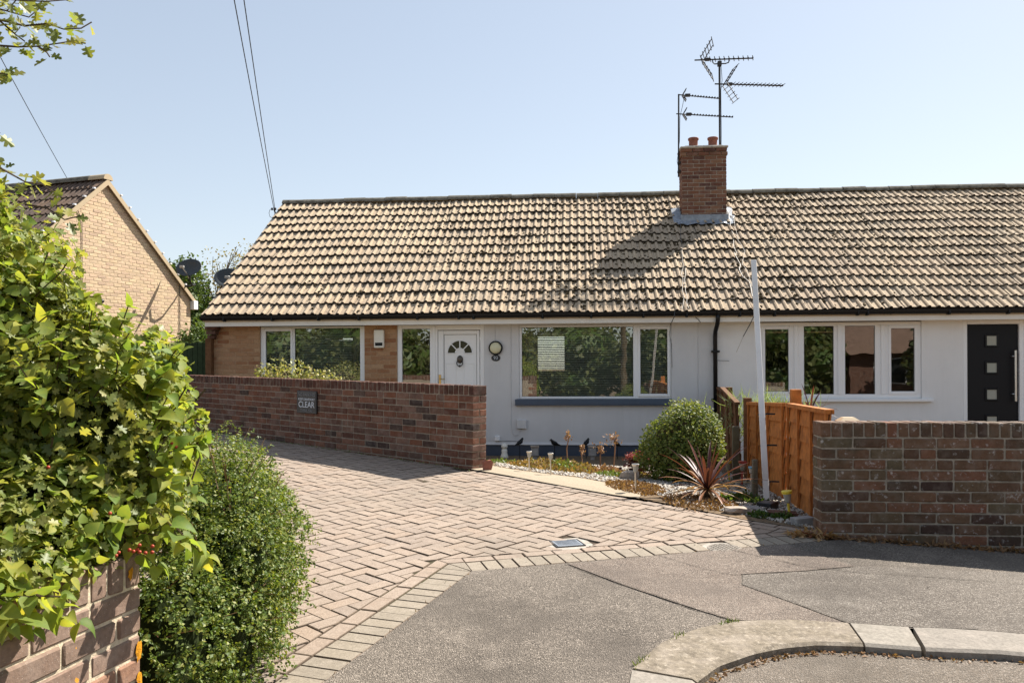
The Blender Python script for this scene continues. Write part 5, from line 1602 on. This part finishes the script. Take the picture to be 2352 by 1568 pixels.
# spiky cordyline
def cordyline(label, loc, n, ln, seed, dry=.5, wd=.018, name='spiky_plant'):
    q = random.Random(seed); T = empty(name, loc, (0,0,0), label, 'plant')
    mb = MB(); mb.tube([(0,0,-.02),(0,0,.10)], [.035,.028], 8); mb.build('stem', MAT['bark'], T)
    for i in range(n):
        f = i/n; el = 84 - 90*f**.62 + q.uniform(-8,8); az = i*137.5 + q.uniform(-15,15)
        L_ = ln*q.uniform(.75,1.1); d0 = Vector((math.cos(R(az))*math.cos(R(el)), math.sin(R(az))*math.cos(R(el)), math.sin(R(el))))
        side = d0.cross(Vector((0,0,1)))
        side = side.normalized() if side.length > .05 else Vector((1,0,0))
        vs = []; p = Vector((0,0,.09)); dd = d0.copy(); ns = 6
        for k in range(ns+1):
            t = k/ns; ww = wd*(.55+1.3*t)*(1-t)**.6*1.5 if t < 1 else .0008
            ww = max(ww, .0008); up = side.cross(dd).normalized()
            vs += [p - side*ww + up*ww*.35, p, p + side*ww + up*ww*.35]
            dd = (dd + Vector((0,0,-.10 - .12*f))*(t+.2)).normalized(); p = p + dd*(L_/ns)
        for v_ in vs: v_.z = max(v_.z, .012)
        fs = []
        for k in range(ns):
            b = k*3; fs += [(b,b+1,b+4,b+3),(b+1,b+2,b+5,b+4)]
        mb = MB(); mb.add(vs, fs)
        isdry = f > 1-dry
        mb.build('blade', MAT['cord_dry' if isdry and q.random() < .85 else 'cord'], T, smooth=True)
    return T
cordyline('spiky plant with purple upright blades and straw coloured lower blades', (1.74,7.20,G(1.74,7.2)), 54, .52, 3, .55, .012)
cordyline('small dark spiky plant poking above the orange fence', (3.33,9.0,.90), 16, .38, 9, 0, .009)
# feathery grass on the neighbour's side
gr = empty('ornamental_grass', (3.22,10.4,.62), (0,0,0), 'feathery pale green grass rising behind the orange fence', 'plant')
n = 1000; P = np.stack([nrg.normal(.05,.24,n), nrg.normal(0,.14,n), nrg.uniform(-.05,.42,n)],1)
B = bases(nrg.normal(0,1,(n,3)), nrg.uniform(.16,.34,n), along=np.stack([nrg.normal(.15,.45,n), nrg.normal(0,.45,n), np.ones(n)],1)); B[:,:,0] *= .10
o = obj('foliage', scatter('grass_blades', blade, blf, B, P, MAT['grassy'], False), gr); tag(o, kind='stuff')
# shrub behind the long wall
sh = empty('variegated_shrub', (-3.35,12.5,.25), (0,0,0), 'yellow variegated shrub showing above the reddish wall', 'shrub')
bl = [(-.15,0,.85,.50,.35,.52),(.32,.05,.78,.40,.32,.42),(.62,.0,.72,.25,.3,.36),(-.55,0,.85,.12,.2,.45)]
P, Nn = blob_points(bl, 5200, 41, .35, .14)
B = bases(Nn+[0,0,.5], nrg.uniform(.03,.06,len(P)), along=Nn+nrg.normal(0,.7,P.shape)+[0,0,.5], jit=.7)
o = obj('foliage', scatter('shrub_leaves', oval, ovf, B, P, MAT['yellowbush'], False), sh); tag(o, kind='stuff')
core_blobs(sh, bl, 'bark', .6)

# ---------------------------------------------------------------- solar lights and ornaments
def stake_light(label, x, y, h, body, head, seed=0, tilt=(0,0), s=1.0):
    T = empty('solar_light', (x,y,G(x,y)), (tilt[0],tilt[1],0), label, 'garden light', 'solar garden lights')
    mb = MB(); mb.tube([(0,0,-.03),(0,0,h-.08*s)], .009*s, 8); mb.build('stake', MAT[body], T)
    mb = MB(); mb.lathe([(.012*s,h-.085*s),(.020*s,h-.075*s),(.030*s,h-.02*s),(.028*s,h-.018*s)], 12, cap=False); mb.build('lamp_glass', MAT['clear'], T)
    mb = MB(); mb.lathe([(.034*s,h-.02*s),(.037*s,h-.004*s),(.034*s,h),(.001,h+.002*s)], 12); mb.build('cap', MAT[head], T)
stake_light('short metal solar light nearest the reddish wall', .18, 8.63, .23, 'steel', 'steel', s=.85)
stake_light('metal solar light beside the dry groundcover, second from the wall', .40, 8.43, .24, 'steel', 'steel', s=.85)
stake_light('tall metal solar light at the edge of the path', 1.125, 7.36, .27, 'steel', 'steel', s=.95)
stake_light('yellow solar light near the grey block by the orange fence', 2.19, 6.36, .22, 'yellow', 'yellow', tilt=(0,-.12), s=1.15)
stake_light('yellow solar light beside the weathered stump', 2.56, 9.5, .24, 'yellow', 'yellow', tilt=(0,-.10), s=1.3)
stake_light('red solar light standing by the brown post', 2.56, 9.0, .27, 'red', 'red', tilt=(0,.05), s=1.3)
stake_light('small blue topped light behind the stake', 2.26, 7.62, .30, 'clear', 'blue', s=.8)
def bird(label, x, y, h, flip):
    T = empty('bird_ornament', (x,y,G(x,y)-.02), (0,0,R(flip+35)), label, 'ornament', 'black bird ornaments along the wall')
    mb = MB(); mb.tube([(0,0,-.02),(0,0,h)], .006, 6); mb.build('stake', MAT['black'], T)
    mb = MB(); mb.tube([(-.115,0,h+.0),(-.06,0,h+.02),(-.02,0,h+.035),(.03,0,h+.055),(.05,0,h+.085),(.065,0,h+.10),(.095,0,h+.09)], [.006,.016,.034,.036,.022,.02,.003], 8); mb.build('bird_body', MAT['black'], T, smooth=True)
for (x, y, h, f, l) in ((.12,13.2,.24,10,'black bird ornament beneath the meter box'),(.69,13.15,.23,170,'black bird ornament second from the meter box, tail raised'),(1.20,13.1,.24,15,'black bird ornament behind the feathery dried stalk'),(1.70,13.05,.22,190,'black bird ornament nearest the round bush')):
    bird(l, x, y, h, f)
fg = empty('stone_figure', (-.13,13.25,G(-.13,13.25)), (0,0,0), 'small white stone figure at the foot of the grey wall', 'ornament')
mb = MB(); mb.lathe([(.07,0),(.06,.04),(.045,.09),(.05,.12),(.04,.15)], 10); mb.build('figure_base', MAT['cream'], fg, smooth=True)
mb = MB(); mb.lathe([(.001,-.05),(.05,-.02),(.055,.015),(.03,.05),(.001,.055)], 10, Matrix.Translation((0,0,.19))); mb.build('figure_head', MAT['cream'], fg, smooth=True)
for (x, y) in ((.36,12.9),(1.28,12.9)):
    T = empty('small_lantern', (x,y,G(x,y)), (0,0,0), 'pale small lantern ' + ('under the meter box' if x < 1 else 'behind the feathery dried stalk') + ' by the navy plinth', 'garden light')
    mb = MB(); mb.box(-.06,.06,-.05,.05,.06,.20,c=.012); mb.box(-.03,.03,-.03,.03,0,.07); mb.build('lantern_body', MAT['greystone'], T)
    mb = MB(); mb.box(-.07,.07,-.06,.06,.20,.225,c=.008); mb.build('lantern_cap', MAT['stone'], T)
def rock(label, x, y, sx_, sy_, sz_, mat, seed, rz=0, name='garden_rock', boxy=False, cat='rock'):
    q = random.Random(seed); bm = bmesh.new()
    if boxy: bmesh.ops.create_cube(bm, size=2.0); bmesh.ops.bevel(bm, geom=bm.edges[:], offset=.08, segments=1, affect='EDGES')
    else: bmesh.ops.create_icosphere(bm, subdivisions=2, radius=1.0)
    for v in bm.verts:
        if not boxy:
            k_ = 1+q.uniform(-.16,.16); v.co *= k_; v.co.z = max(-.5, min(.62, v.co.z))
        v.co.x *= sx_; v.co.y *= sy_; v.co.z *= sz_
    me = bpy.data.meshes.new(name); bm.to_mesh(me); bm.free(); me.materials.append(MAT[mat])
    o = obj(name, me, None, (x,y,G(x,y)+sz_*.45), (q.uniform(-.08,.08), q.uniform(-.08,.08), R(rz))); tag(o, label, cat); return o
rock('pale flat topped rock in front of the spiky plant', 1.80, 6.47, .13, .09, .05, 'stone', 2, 20)
rock('grey rock behind the tall metal light', 1.27, 8.75, .10, .08, .09, 'stone', 3)
rock('grey concrete block beside the wall corner', 2.19, 6.08, .075, .055, .04, 'greystone', 4, 8, 'concrete_block', True, 'block')
rock('reddish brick lying by the orange fence', 2.13, 6.36, .11, .055, .035, 'wall_brick', 5, -12, 'loose_brick', True, 'brick')
rock('thin grey slab in the gravel by the fence', 1.97, 6.75, .11, .07, .012, 'greystone', 6, 15, 'slab', True, 'slab')
rock('dark slate piece leaning near the orange fence', 2.17, 6.85, .06, .07, .04, 'slate', 7, 40, 'slate_piece', True, 'slate')
mb = MB(); mb.tube([(0,0,.01),(.10,-.03,.012),(.2,-.02,.02)], [.012,.011,.008], 6); o = mb.build('stick', MAT['bark'], loc=(2.20,6.02,G(2.2,6.02)), rot=(0,0,R(-35))); tag(o, 'short stick on the gravel beside the grey block', 'stick')
# dry stalks and litter at wall feet
def foot_litter(name, label, a, b, zf, n, mat, s0, s1, seed, w_=.03):
    q = np.random.default_rng(seed); t = q.random(n)
    P = np.zeros((n,3)); P[:,0] = a[0]+(b[0]-a[0])*t+q.normal(0,w_,n); P[:,1] = a[1]+(b[1]-a[1])*t-np.abs(q.normal(0,w_,n)); P[:,2] = [zf(x,y)+.008 for x,y in P[:,:2]]
    B = bases(np.tile([0,0,1.0],(n,1)), q.uniform(s0,s1,n), jit=.6)
    o = obj(name, scatter(name, blade, blf, B, P, MAT[mat], False)); tag(o, kind='stuff')
foot_litter('dry_grass_litter', '', (2.2,5.66), (4.4,5.45), g, 700, 'sedum_brown', .02, .06, 5, .025)
foot_litter('straw_litter', '', (2.02,5.78), (2.2,5.68), g, 260, 'cord_dry', .03, .09, 6, .05)
foot_litter('weed_litter', '', (-.45,8.53), (-4.6,12.1), g, 500, 'sedum_green', .008, .03, 7, .02)

# grit, dead leaf bits and small weeds lying on the drive and pavement
q = np.random.default_rng(77); pts = []
while len(pts) < 420:
    x, y = q.uniform(-2.6,2.6), q.uniform(3.0,10.5)
    if in_poly((x,y), field) and x > -.36*y - .4: pts.append((x,y,g(x,y)+.004))
    elif y < 5.2 and in_poly((x,y), [(-.79,3.34),(-.25,4.9),(2.18,5.58),(2.5,4.0),(1.4,4.05),(.6,3.7),(.43,3.1)]) and q.random() < .6: pts.append((x,y,g(x,y)+.009))
P = np.array(pts); n = len(P)
B = bases(np.tile([0,0,1.0],(n,1)), q.uniform(.004,.015,n)*(1+1.2*(q.random(n) < .06)), jit=.4)
o = obj('scattered_grit', scatter('scattered_grit', LT, LF, B, P, MAT['kerb'], False)); tag(o, kind='stuff')
pts = []
for a, b, n_ in ((L1a, L1b, 60), (L2a, L2b, 45), (Ewa, Ewb, 60)):
    for i in range(n_):
        v = a + (b-a)*q.random() + Vector((q.normal(0,.012), q.normal(0,.012))); pts.append((v.x, v.y, g(v.x,v.y)-.004))
P = np.array(pts); n = len(P)
B = bases(q.normal(0,1,(n,3))*[1,1,.3], q.uniform(.008,.024,n), along=np.tile([0,0,1.0],(n,1))+q.normal(0,.7,(n,3)))
o = obj('joint_weeds', scatter('joint_weeds', [(-.14,0,0),(.14,0,0),(0,1,.1)], [(0,1,2)], B, P, MAT['sedum_brown'], False)); tag(o, kind='stuff')

# ================================================================== foreground hedge and shrub
heart = [(0,0,0),(.26,.02,.07),(.40,.22,.10),(.36,.48,.08),(.18,.76,.0),(0,1,-.12),(-.18,.76,.0),(-.36,.48,.08),(-.40,.22,.10),(-.26,.02,.07),(0,.22,.0),(0,.5,-.01),(0,.78,-.04)]
hef = [(0,1,10),(1,2,10),(2,3,11),(2,11,10),(3,4,12),(3,12,11),(4,5,12),(0,10,9),(9,10,8),(8,10,11),(8,11,7),(7,11,12),(7,12,6),(6,12,5)]
lobed = [(0,0,0),(.07,.16,.0),(.36,.20,.06),(.30,.36,.04),(.14,.42,.01),(.46,.56,.08),(.36,.70,.05),(.15,.68,.0),(.20,.88,.02),(0,1,-.05),(-.20,.88,.02),(-.15,.68,.0),(-.36,.70,.05),(-.46,.56,.08),(-.14,.42,.01),(-.30,.36,.04),(-.36,.20,.06),(-.07,.16,.0),(0,.45,-.03)]
lof = [(i, (i+1) % 18, 18) for i in range(18)]
hedge_blobs = [(-1.50,2.80,1.31,.37,.42,.40),(-1.95,2.75,1.64,.44,.42,.54),(-1.70,2.70,1.62,.23,.28,.30),(-1.52,2.45,1.02,.30,.36,.24),(-1.85,2.30,1.15,.42,.40,.42),(-1.75,3.20,1.20,.45,.40,.42),(-1.33,2.70,1.06,.22,.26,.20),(-1.37,2.32,.93,.15,.30,.13)]
hd = empty('mixed_hedge', (-1.7,2.75,.1), (0,0,0), 'tall mixed hawthorn and lilac hedge growing over the foreground wall', 'hedge')
HB = Vector((-1.7,2.75,.1)); hb = np.array(HB)
P, Nn = blob_points(hedge_blobs, 32000, 51, .42, .16)
ok = (P[:,2] > .84) | (P[:,0] < -1.42); P, Nn = P[ok], Nn[ok]
B = bases(Nn*.8 + [0,0,.45], nrg.uniform(.026,.046,len(P)), along=Nn*.5+nrg.normal(0,.8,P.shape), jit=.6)
mixk = (np.sin(P[:,0]*9+P[:,2]*7)*np.sin(P[:,1]*8-P[:,2]*5)*.5+.5)*.6 + nrg.random(len(P))*.55 + (P[:,0]+1.6)*.35 > .78
o = obj('hawthorn_leaves', scatter('hawthorn_leaves', lobed, lof, B[~mixk], (P-hb)[~mixk], MAT['haw'], False), hd); tag(o, kind='stuff')
o = obj('privet_leaves', scatter('privet_leaves', heart, hef, B[mixk]*nrg.uniform(.75,1.35,(mixk.sum(),1,1)), (P-hb)[mixk], MAT['lilac'], True), hd); tag(o, kind='stuff')
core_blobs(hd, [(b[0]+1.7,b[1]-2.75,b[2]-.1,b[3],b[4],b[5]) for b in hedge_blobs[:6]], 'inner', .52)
# lilac shoots: paired leaves along short curved stems, the nearest leaves are parts of their own
LM = []
for i in range(3):
    q = random.Random(i); mb = MB()
    mb.add([(x*q.uniform(.92,1.08), y, z*(1+.6*i)+(-.10*i)*y*y) for x,y,z in heart], hef)
    LM.append(mb.mesh('lilac_leaf', MAT['lilac'], smooth=True))
sp, sn = blob_points(hedge_blobs[:3]+hedge_blobs[6:7], 300, 77, .10, .16)
sel = (sn[:,1] < .35) & (sp[:,2] > .95); sp, sn = sp[sel], sn[sel]
extra = [((-1.31,2.02,.98),(.25,-.4,-.2)),((-1.33,1.95,1.02),(.1,-.5,-.4)),((-1.27,2.10,.95),(.5,-.2,-.5)),((-1.18,2.52,.93),(.5,-.3,-.4)),((-1.08,2.6,1.0),(.7,0,-.5)),((-1.05,2.65,.92),(.6,-.1,-.6)),((-1.33,2.15,1.05),(.2,-.5,.3)),((-1.26,1.98,.88),(.4,-.3,-.5)),((-1.24,2.06,.83),(.5,-.1,-.7)),((-1.29,1.92,.93),(.2,-.6,-.3)),((-1.22,2.03,.92),(.8,-.2,-.1)),((-1.20,2.12,.86),(.7,-.1,-.6)),((-1.30,1.9,.82),(.3,-.3,-.8)),
         ((-1.40,2.72,1.66),(.1,-.1,1)),((-1.60,2.36,1.30),(.2,-.5,-.6)),((-1.50,2.34,1.22),(.3,-.4,-.6)),((-1.72,2.30,1.42),(.1,-.5,-.5)),((-1.44,2.42,1.36),(.3,-.5,-.3)),((-1.85,2.32,1.58),(.2,-.5,-.4)),((-1.32,2.48,1.20),(.5,-.4,-.4)),((-1.55,2.30,1.12),(.3,-.5,-.7)),((-1.36,2.40,1.10),(.4,-.4,-.6)),((-1.66,2.4,1.50),(.1,-.5,.2)),((-1.30,2.72,1.60),(.2,-.1,1)),((-1.30,2.7,1.52),(.5,0,.9)),((-1.16,2.68,1.36),(.5,0,.8)),((-1.12,2.66,1.24),(.9,0,.3)),((-1.10,2.62,1.14),(.9,-.1,-.2)),((-1.40,2.75,1.62),(-.2,0,1)),((-1.24,2.7,1.45),(.6,0,.7))]
nleaf = 0; stems = MB(); many_B = []; many_P = []
shoots = [(Vector(a), Vector(b).normalized()) for a, b in extra] + [(Vector(p), (Vector(n)+Vector((0,0,.55))).normalized()) for p, n in zip(sp[:150], sn[:150])]
for si, (p0, d0) in enumerate(shoots):
    q = random.Random(si+100); L_ = q.uniform(.08,.16); dd = d0.copy(); p = p0 - d0*.09; path = [p.copy()]
    side = dd.cross(Vector((q.uniform(-1,1),q.uniform(-1,1),q.uniform(-1,1)))).normalized()
    ns = q.choice((3,4,4))
    for k in range(ns):
        dd = (dd + Vector((q.uniform(-.2,.2),q.uniform(-.2,.2),q.uniform(-.15,.1)))).normalized()
        p = p + dd*(L_/ns); path.append(p.copy())
        side = (Matrix.Rotation(R(80), 3, dd) @ side).normalized()
        for s in (1,-1):
            if k == ns-1 and s == 1: ly_ = (dd*.9 + side*.3)
            else: ly_ = (side*s*.85 + dd*.45 + Vector((0,0,-.25)))
            ly_.normalize()
            up = (Vector((0,0,1)) + Vector((q.uniform(-.7,.7),q.uniform(-.9,.4),0))); zz = (up - ly_*up.dot(ly_)).normalized(); xx = ly_.cross(zz)
            sc = (q.uniform(.045,.080) if si < len(extra) or si % 3 == 0 else q.uniform(.032,.058))*(1 - .25*(k == ns-1))
            M = Matrix(((xx.x*sc,ly_.x*sc,zz.x*sc,p.x),(xx.y*sc,ly_.y*sc,zz.y*sc,p.y),(xx.z*sc,ly_.z*sc,zz.z*sc,p.z),(0,0,0,1)))
            if nleaf < 300:
                nleaf += 1; o = obj('leaf', LM[q.randrange(3)], hd); o.matrix_local = Matrix.Translation(-HB) @ M
            else:
                many_B.append([[M[i][j] for j in range(3)] for i in range(3)]); many_P.append(tuple(p - HB))
    stems.tube([v-HB for v in path], [.004]+[.0025]*(len(path)-1), 4, cap=False)
stems.build('shoot_stems', MAT['bark'], hd, kind='stuff')
o = obj('lilac_leaves', scatter('lilac_leaves', heart, hef, np.array(many_B), np.array(many_P), MAT['lilac'], True), hd); tag(o, kind='stuff')
pe, _ = blob_points(hedge_blobs, 130, 5, .15, .16)
twigs(hd, (-.05,.05,.3), [tuple(v-hb) for v in pe], .012, .003, seed=3, bow=.12)
berry = MB(); q = random.Random(12)
cl = [((-1.17,2.47,.945),10,.028),((-1.24,2.42,1.06),1,.03),((-1.12,2.66,1.25),2,.02),((-1.45,2.4,1.2),2,.05)]
for c, n_, s in cl:
    for i in range(n_):
        v = Vector(c)-HB+Vector((q.gauss(0,s),q.gauss(0,s*.6),q.gauss(0,s*.5)))
        berry.lathe([(.001,-.0055),(.005,-.0035),(.0062,0),(.005,.0035),(.001,.0055)], 8, Matrix.Translation(v))
o = berry.build('berries', MAT['berry'], hd, smooth=True); tag(o, kind='stuff')

# clipped small leaved shrub beyond the wall end
lon_blobs = [(-1.35,3.78,.68,.37,.48,.44),(-1.26,3.32,.42,.29,.36,.40),(-1.62,4.35,.74,.42,.5,.40),(-1.27,2.98,.46,.20,.28,.40),(-1.22,3.5,.62,.26,.34,.34)]
ls = empty('box_shrub', (-1.35,3.6,.2), (0,0,0), 'dense small leaved green shrub spilling onto the drive', 'shrub')
lb = np.array((-1.35,3.6,.2))
q = np.random.default_rng(61)
Sp, Sn = blob_points(lon_blobs, 9800, 61, .34, .20)
ok = Sp[:,2] > .22; Sp, Sn = Sp[ok], Sn[ok]
dirs = unit(Sn*.75 + q.normal(0,.55,Sp.shape) + [0,0,.35])
k_ = 9; tt = np.linspace(0,1,k_)
ln_ = q.uniform(.018,.055,len(Sp))
P = (Sp[:,None,:] + dirs[:,None,:]*(ln_[:,None]*tt[None,:])[:,:,None]).reshape(-1,3)
dd_ = np.repeat(dirs, k_, 0)
perp = unit(np.cross(dd_, q.normal(size=P.shape)))
B = bases(dd_*.6+perp*.3+[0,0,.35], q.uniform(.012,.021,len(P)), along=perp+dd_*.45, jit=.35)
tiny = [(0,0,0),(.30,.45,.05),(0,1,0),(-.30,.45,.05)]
o = obj('foliage', scatter('box_shrub_leaves', tiny, [(0,1,2),(0,2,3)], B, P-lb, MAT['lonic'], False), ls); tag(o, kind='stuff')
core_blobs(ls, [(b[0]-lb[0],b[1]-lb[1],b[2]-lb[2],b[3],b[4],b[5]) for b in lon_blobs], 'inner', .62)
pe, pn = blob_points(lon_blobs, 150, 8, .05, .15)
mb = MB(); qq_ = random.Random(2)
for v, n_ in zip(pe, pn):
    if v[2] < .25: continue
    a = Vector(v - lb) - Vector(n_)*.12; b = Vector(v - lb) + Vector(n_)*.03 + Vector((qq_.uniform(-.05,.05),qq_.uniform(-.05,.05),qq_.uniform(0,.05)))
    mb.tube([a, a.lerp(b,.5)+Vector((qq_.uniform(-.01,.01),0,.005)), b], [.0025,.002,.0012], 4, cap=False)
mb.build('dry_twigs', MAT['seedhead'], ls, kind='stuff')

# hawthorn tree whose branch tips reach into the top corner
ht = empty('hawthorn_tree', (-2.9,2.2,.1), (0,0,0), 'hawthorn tree whose leafy branch tips hang into the upper corner', 'tree')
hb2 = Vector((-2.9,2.2,.1))
mb = MB(); mb.tube([(0,0,-.05),(.05,0,.9),(-.03,.02,1.8),(.05,0,2.8)], [.07,.06,.05,.025], 8, cap=False); mb.build('trunk', MAT['bark'], ht)
def px(x, y, d): return Vector(((x-1176)/1850*d, d, 1.5+(851-y)/1850*d))
brs = [[(-420,-20),(-150,15),(0,45),(60,60),(110,55),(150,68),(190,66),(214,52)],[(-420,60),(-150,135),(0,105),(45,108),(90,107),(140,100),(170,95),(200,101)],[(-420,-80),(-100,-10),(0,-4),(60,2),(110,4),(160,0)],
       [(-420,170),(-80,195),(-20,172),(10,168),(26,176)],[(-420,280),(-60,300),(-18,302),(2,305)],[(-420,360),(-100,398),(0,384),(60,418),(100,424),(132,446)],[(60,470),(110,478),(150,505),(188,496)],[(-60,15),(20,25),(50,-10)],[(0,45),(40,80),(60,95)],[(90,107),(110,120),(118,132)],[(-200,-60),(0,20),(70,40),(100,15)]]
mb = MB(); LB = []; LP = []; q = random.Random(31)
for bi, br in enumerate(brs):
    dep = 2.15 + .04*math.sin(bi*2)
    pts3 = [px(x, y, dep + .03*math.sin(x*.03+bi)) - hb2 for x, y in br]
    if bi < 6: pts3 = [Vector((.03,0,1.9+.12*bi if bi < 3 else 1.5))] + pts3
    mb.tube(pts3, [max(.0018, (.005 if bi < 6 else .003)*(1-i/len(pts3))) for i in range(len(pts3))], 5, cap=False)
    for a, b in zip(pts3[1:-1], pts3[2:]):
        L_ = (b-a).length; n_ = max(2, int(L_/.008))
        for i in range(n_):
            if q.random() < .35: continue
            p = a.lerp(b, (i+q.random())/n_)
            dr = ((b-a).normalized()*.5 + Vector((q.uniform(-1,1),q.uniform(-1,1),q.uniform(-1,.7)))).normalized()
            nr = Vector((q.uniform(-.6,.6),q.uniform(-1,-.1),q.uniform(.1,1)))
            z_ = (nr - dr*nr.dot(dr)).normalized(); x_ = dr.cross(z_); s = q.uniform(.026,.045)
            p = p + dr*.008
            LB.append([[x_[k]*s, dr[k]*s, z_[k]*s] for k in range(3)]); LP.append(tuple(p))
mb.build('branches', MAT['bark'], ht)
LB = np.array(LB); LP = np.array(LP)
hm = MB(); hm.add(lobed, lof); HLM = hm.mesh('hawthorn_leaf', MAT['haw'])
for i in range(min(300, len(LP))):
    o = obj('leaf', HLM, ht); M = Matrix([[*LB[i][r_], LP[i][r_]] for r_ in range(3)] + [[0,0,0,1]]); o.matrix_local = M
if len(LP) > 300:
    o = obj('more_leaves', scatter('more_leaves', lobed, lof, LB[300:], LP[300:], MAT['haw'], False), ht); tag(o, kind='stuff')

# ================================================================== trees behind the houses
def tree(name, label, base, blobs, n, mat, size, trunk_h, trunk_r, seed, shell=.45, rough=.18, core=0.0, nbr=26, group=None, tmpl=None):
    T = empty(name, base, (0,0,0), label, 'tree', group)
    mb = MB(); top = Vector((blobs[0][0]*.5, blobs[0][1]*.5, trunk_h))
    mb.tube([(0,0,-.2),(0,0,trunk_h*.5),top], [trunk_r, trunk_r*.8, trunk_r*.5], 8, cap=False); mb.build('trunk', MAT['bark'], T)
    P, Nn = blob_points(blobs, n, seed, shell, rough)
    B = bases(Nn*.6+[0,0,.5], nrg.uniform(.7,1.3,len(P))*size, along=Nn*.4+nrg.normal(0,.8,P.shape), jit=.8)
    tv, tf = tmpl or (oval, ovf)
    o = obj('crown', scatter(name+'_leaves', tv, tf, B, P, MAT[mat], False), T); tag(o, kind='stuff')
    pe, _ = blob_points(blobs, nbr, seed+1, .25, rough)
    twigs(T, tuple(top*.8), [tuple(v) for v in pe], trunk_r*.35, .008, seed=seed, bow=.25)
    if core: core_blobs(T, blobs, 'ivy', core, 'inner_crown')
    return T
tree('ivy_clad_tree', 'dense dark green tree right behind the gable end', (-9.9,24.5,.3), [(0,0,3.1,.75,.8,1.5),(.55,-.3,1.9,.75,.7,1.3),(-.4,0,3.9,.5,.5,.6),(.9,-1,1.2,.7,.7,.9)], 9000, 'ivy', .10, 2.6, .12, 71, core=.7)
tree('hedge_tree', 'rounded green shrub above the side gate', (-7.6,19.5,.3), [(0,0,1.5,.75,.6,.75),(.5,0,1.25,.6,.5,.6)], 5200, 'ivy', .075, 1.2, .06, 75, core=.7)
tree('thin_tree', 'sparse pale leaved tree between the gable and the tan roof', (-9.3,25.5,.3), [(.2,0,4.0,1.0,.8,1.0),(1.0,0,4.5,.8,.6,.75),(-.2,0,3.0,.9,.8,.9),(.6,0,2.4,.9,.8,.9),(1.6,.2,4.9,.5,.5,.5)], 2300, 'thinleaf', .085, 2.6, .08, 73, shell=.9, rough=.25, nbr=110)

# ================================================================== across the street, behind the viewer (seen in the panes)
grp = 'trees across the street behind the viewer'
for i, (x, y, hgt, wdt) in enumerate(((-17,-13,4.6,3.2),(-11.5,-11,5.0,3.4),(-6,-13,4.6,3.0),(-1.5,-15,4.6,3.0),(3.6,-13,4.4,2.6),(8.2,-12,5.0,2.8),(19.5,-19,5.5,2.8),(14.9,-9.2,4.2,1.5))):
    tree('street_tree', 'leafy tree on the far side of the street behind the viewer', (x,y,-.3), [(0,0,hgt*.62,wdt,wdt*.8,hgt*.36),(wdt*.5,.3,hgt*.42,wdt*.7,wdt*.6,hgt*.28),(-wdt*.5,0,hgt*.45,wdt*.7,wdt*.6,hgt*.30),(0,.4,hgt*.22,wdt*.9,wdt*.6,hgt*.22)], 4200, 'street', .26, hgt*.5, .16, 80+i, core=.72, nbr=10, group=grp)
op = empty('opposite_bungalow', (15.2,-11.5,-.25), (0,0,R(172)), 'red brick bungalow across the street behind the viewer', 'house')
mb = MB(); mb.box(-4,4,0,6,0,2.4); mb.build('wall', MAT['wall_brick'], op)
mb = MB(); mb.add([(-4.2,-.4,2.35),(4.2,-.4,2.35),(4.2,3,4.9),(-4.2,3,4.9),(-4.2,6.4,2.35),(4.2,6.4,2.35)], [(0,1,2,3),(3,2,5,4),(0,3,4),(1,5,2)]); mb.build('roof', MAT['far_roof'], op)
for a in (-2.6,-.2,2.2):
    mb = MB(); mb.box(a-.7,a+.7,-.03,-.002,1.0,2.1); wd_ = mb.build('window', MAT['white'], op)
    mb = MB(); mb.box(a-.66,a+.66,-.045,-.031,1.04,2.06); mb.build('pane', MAT['black'], wd_)
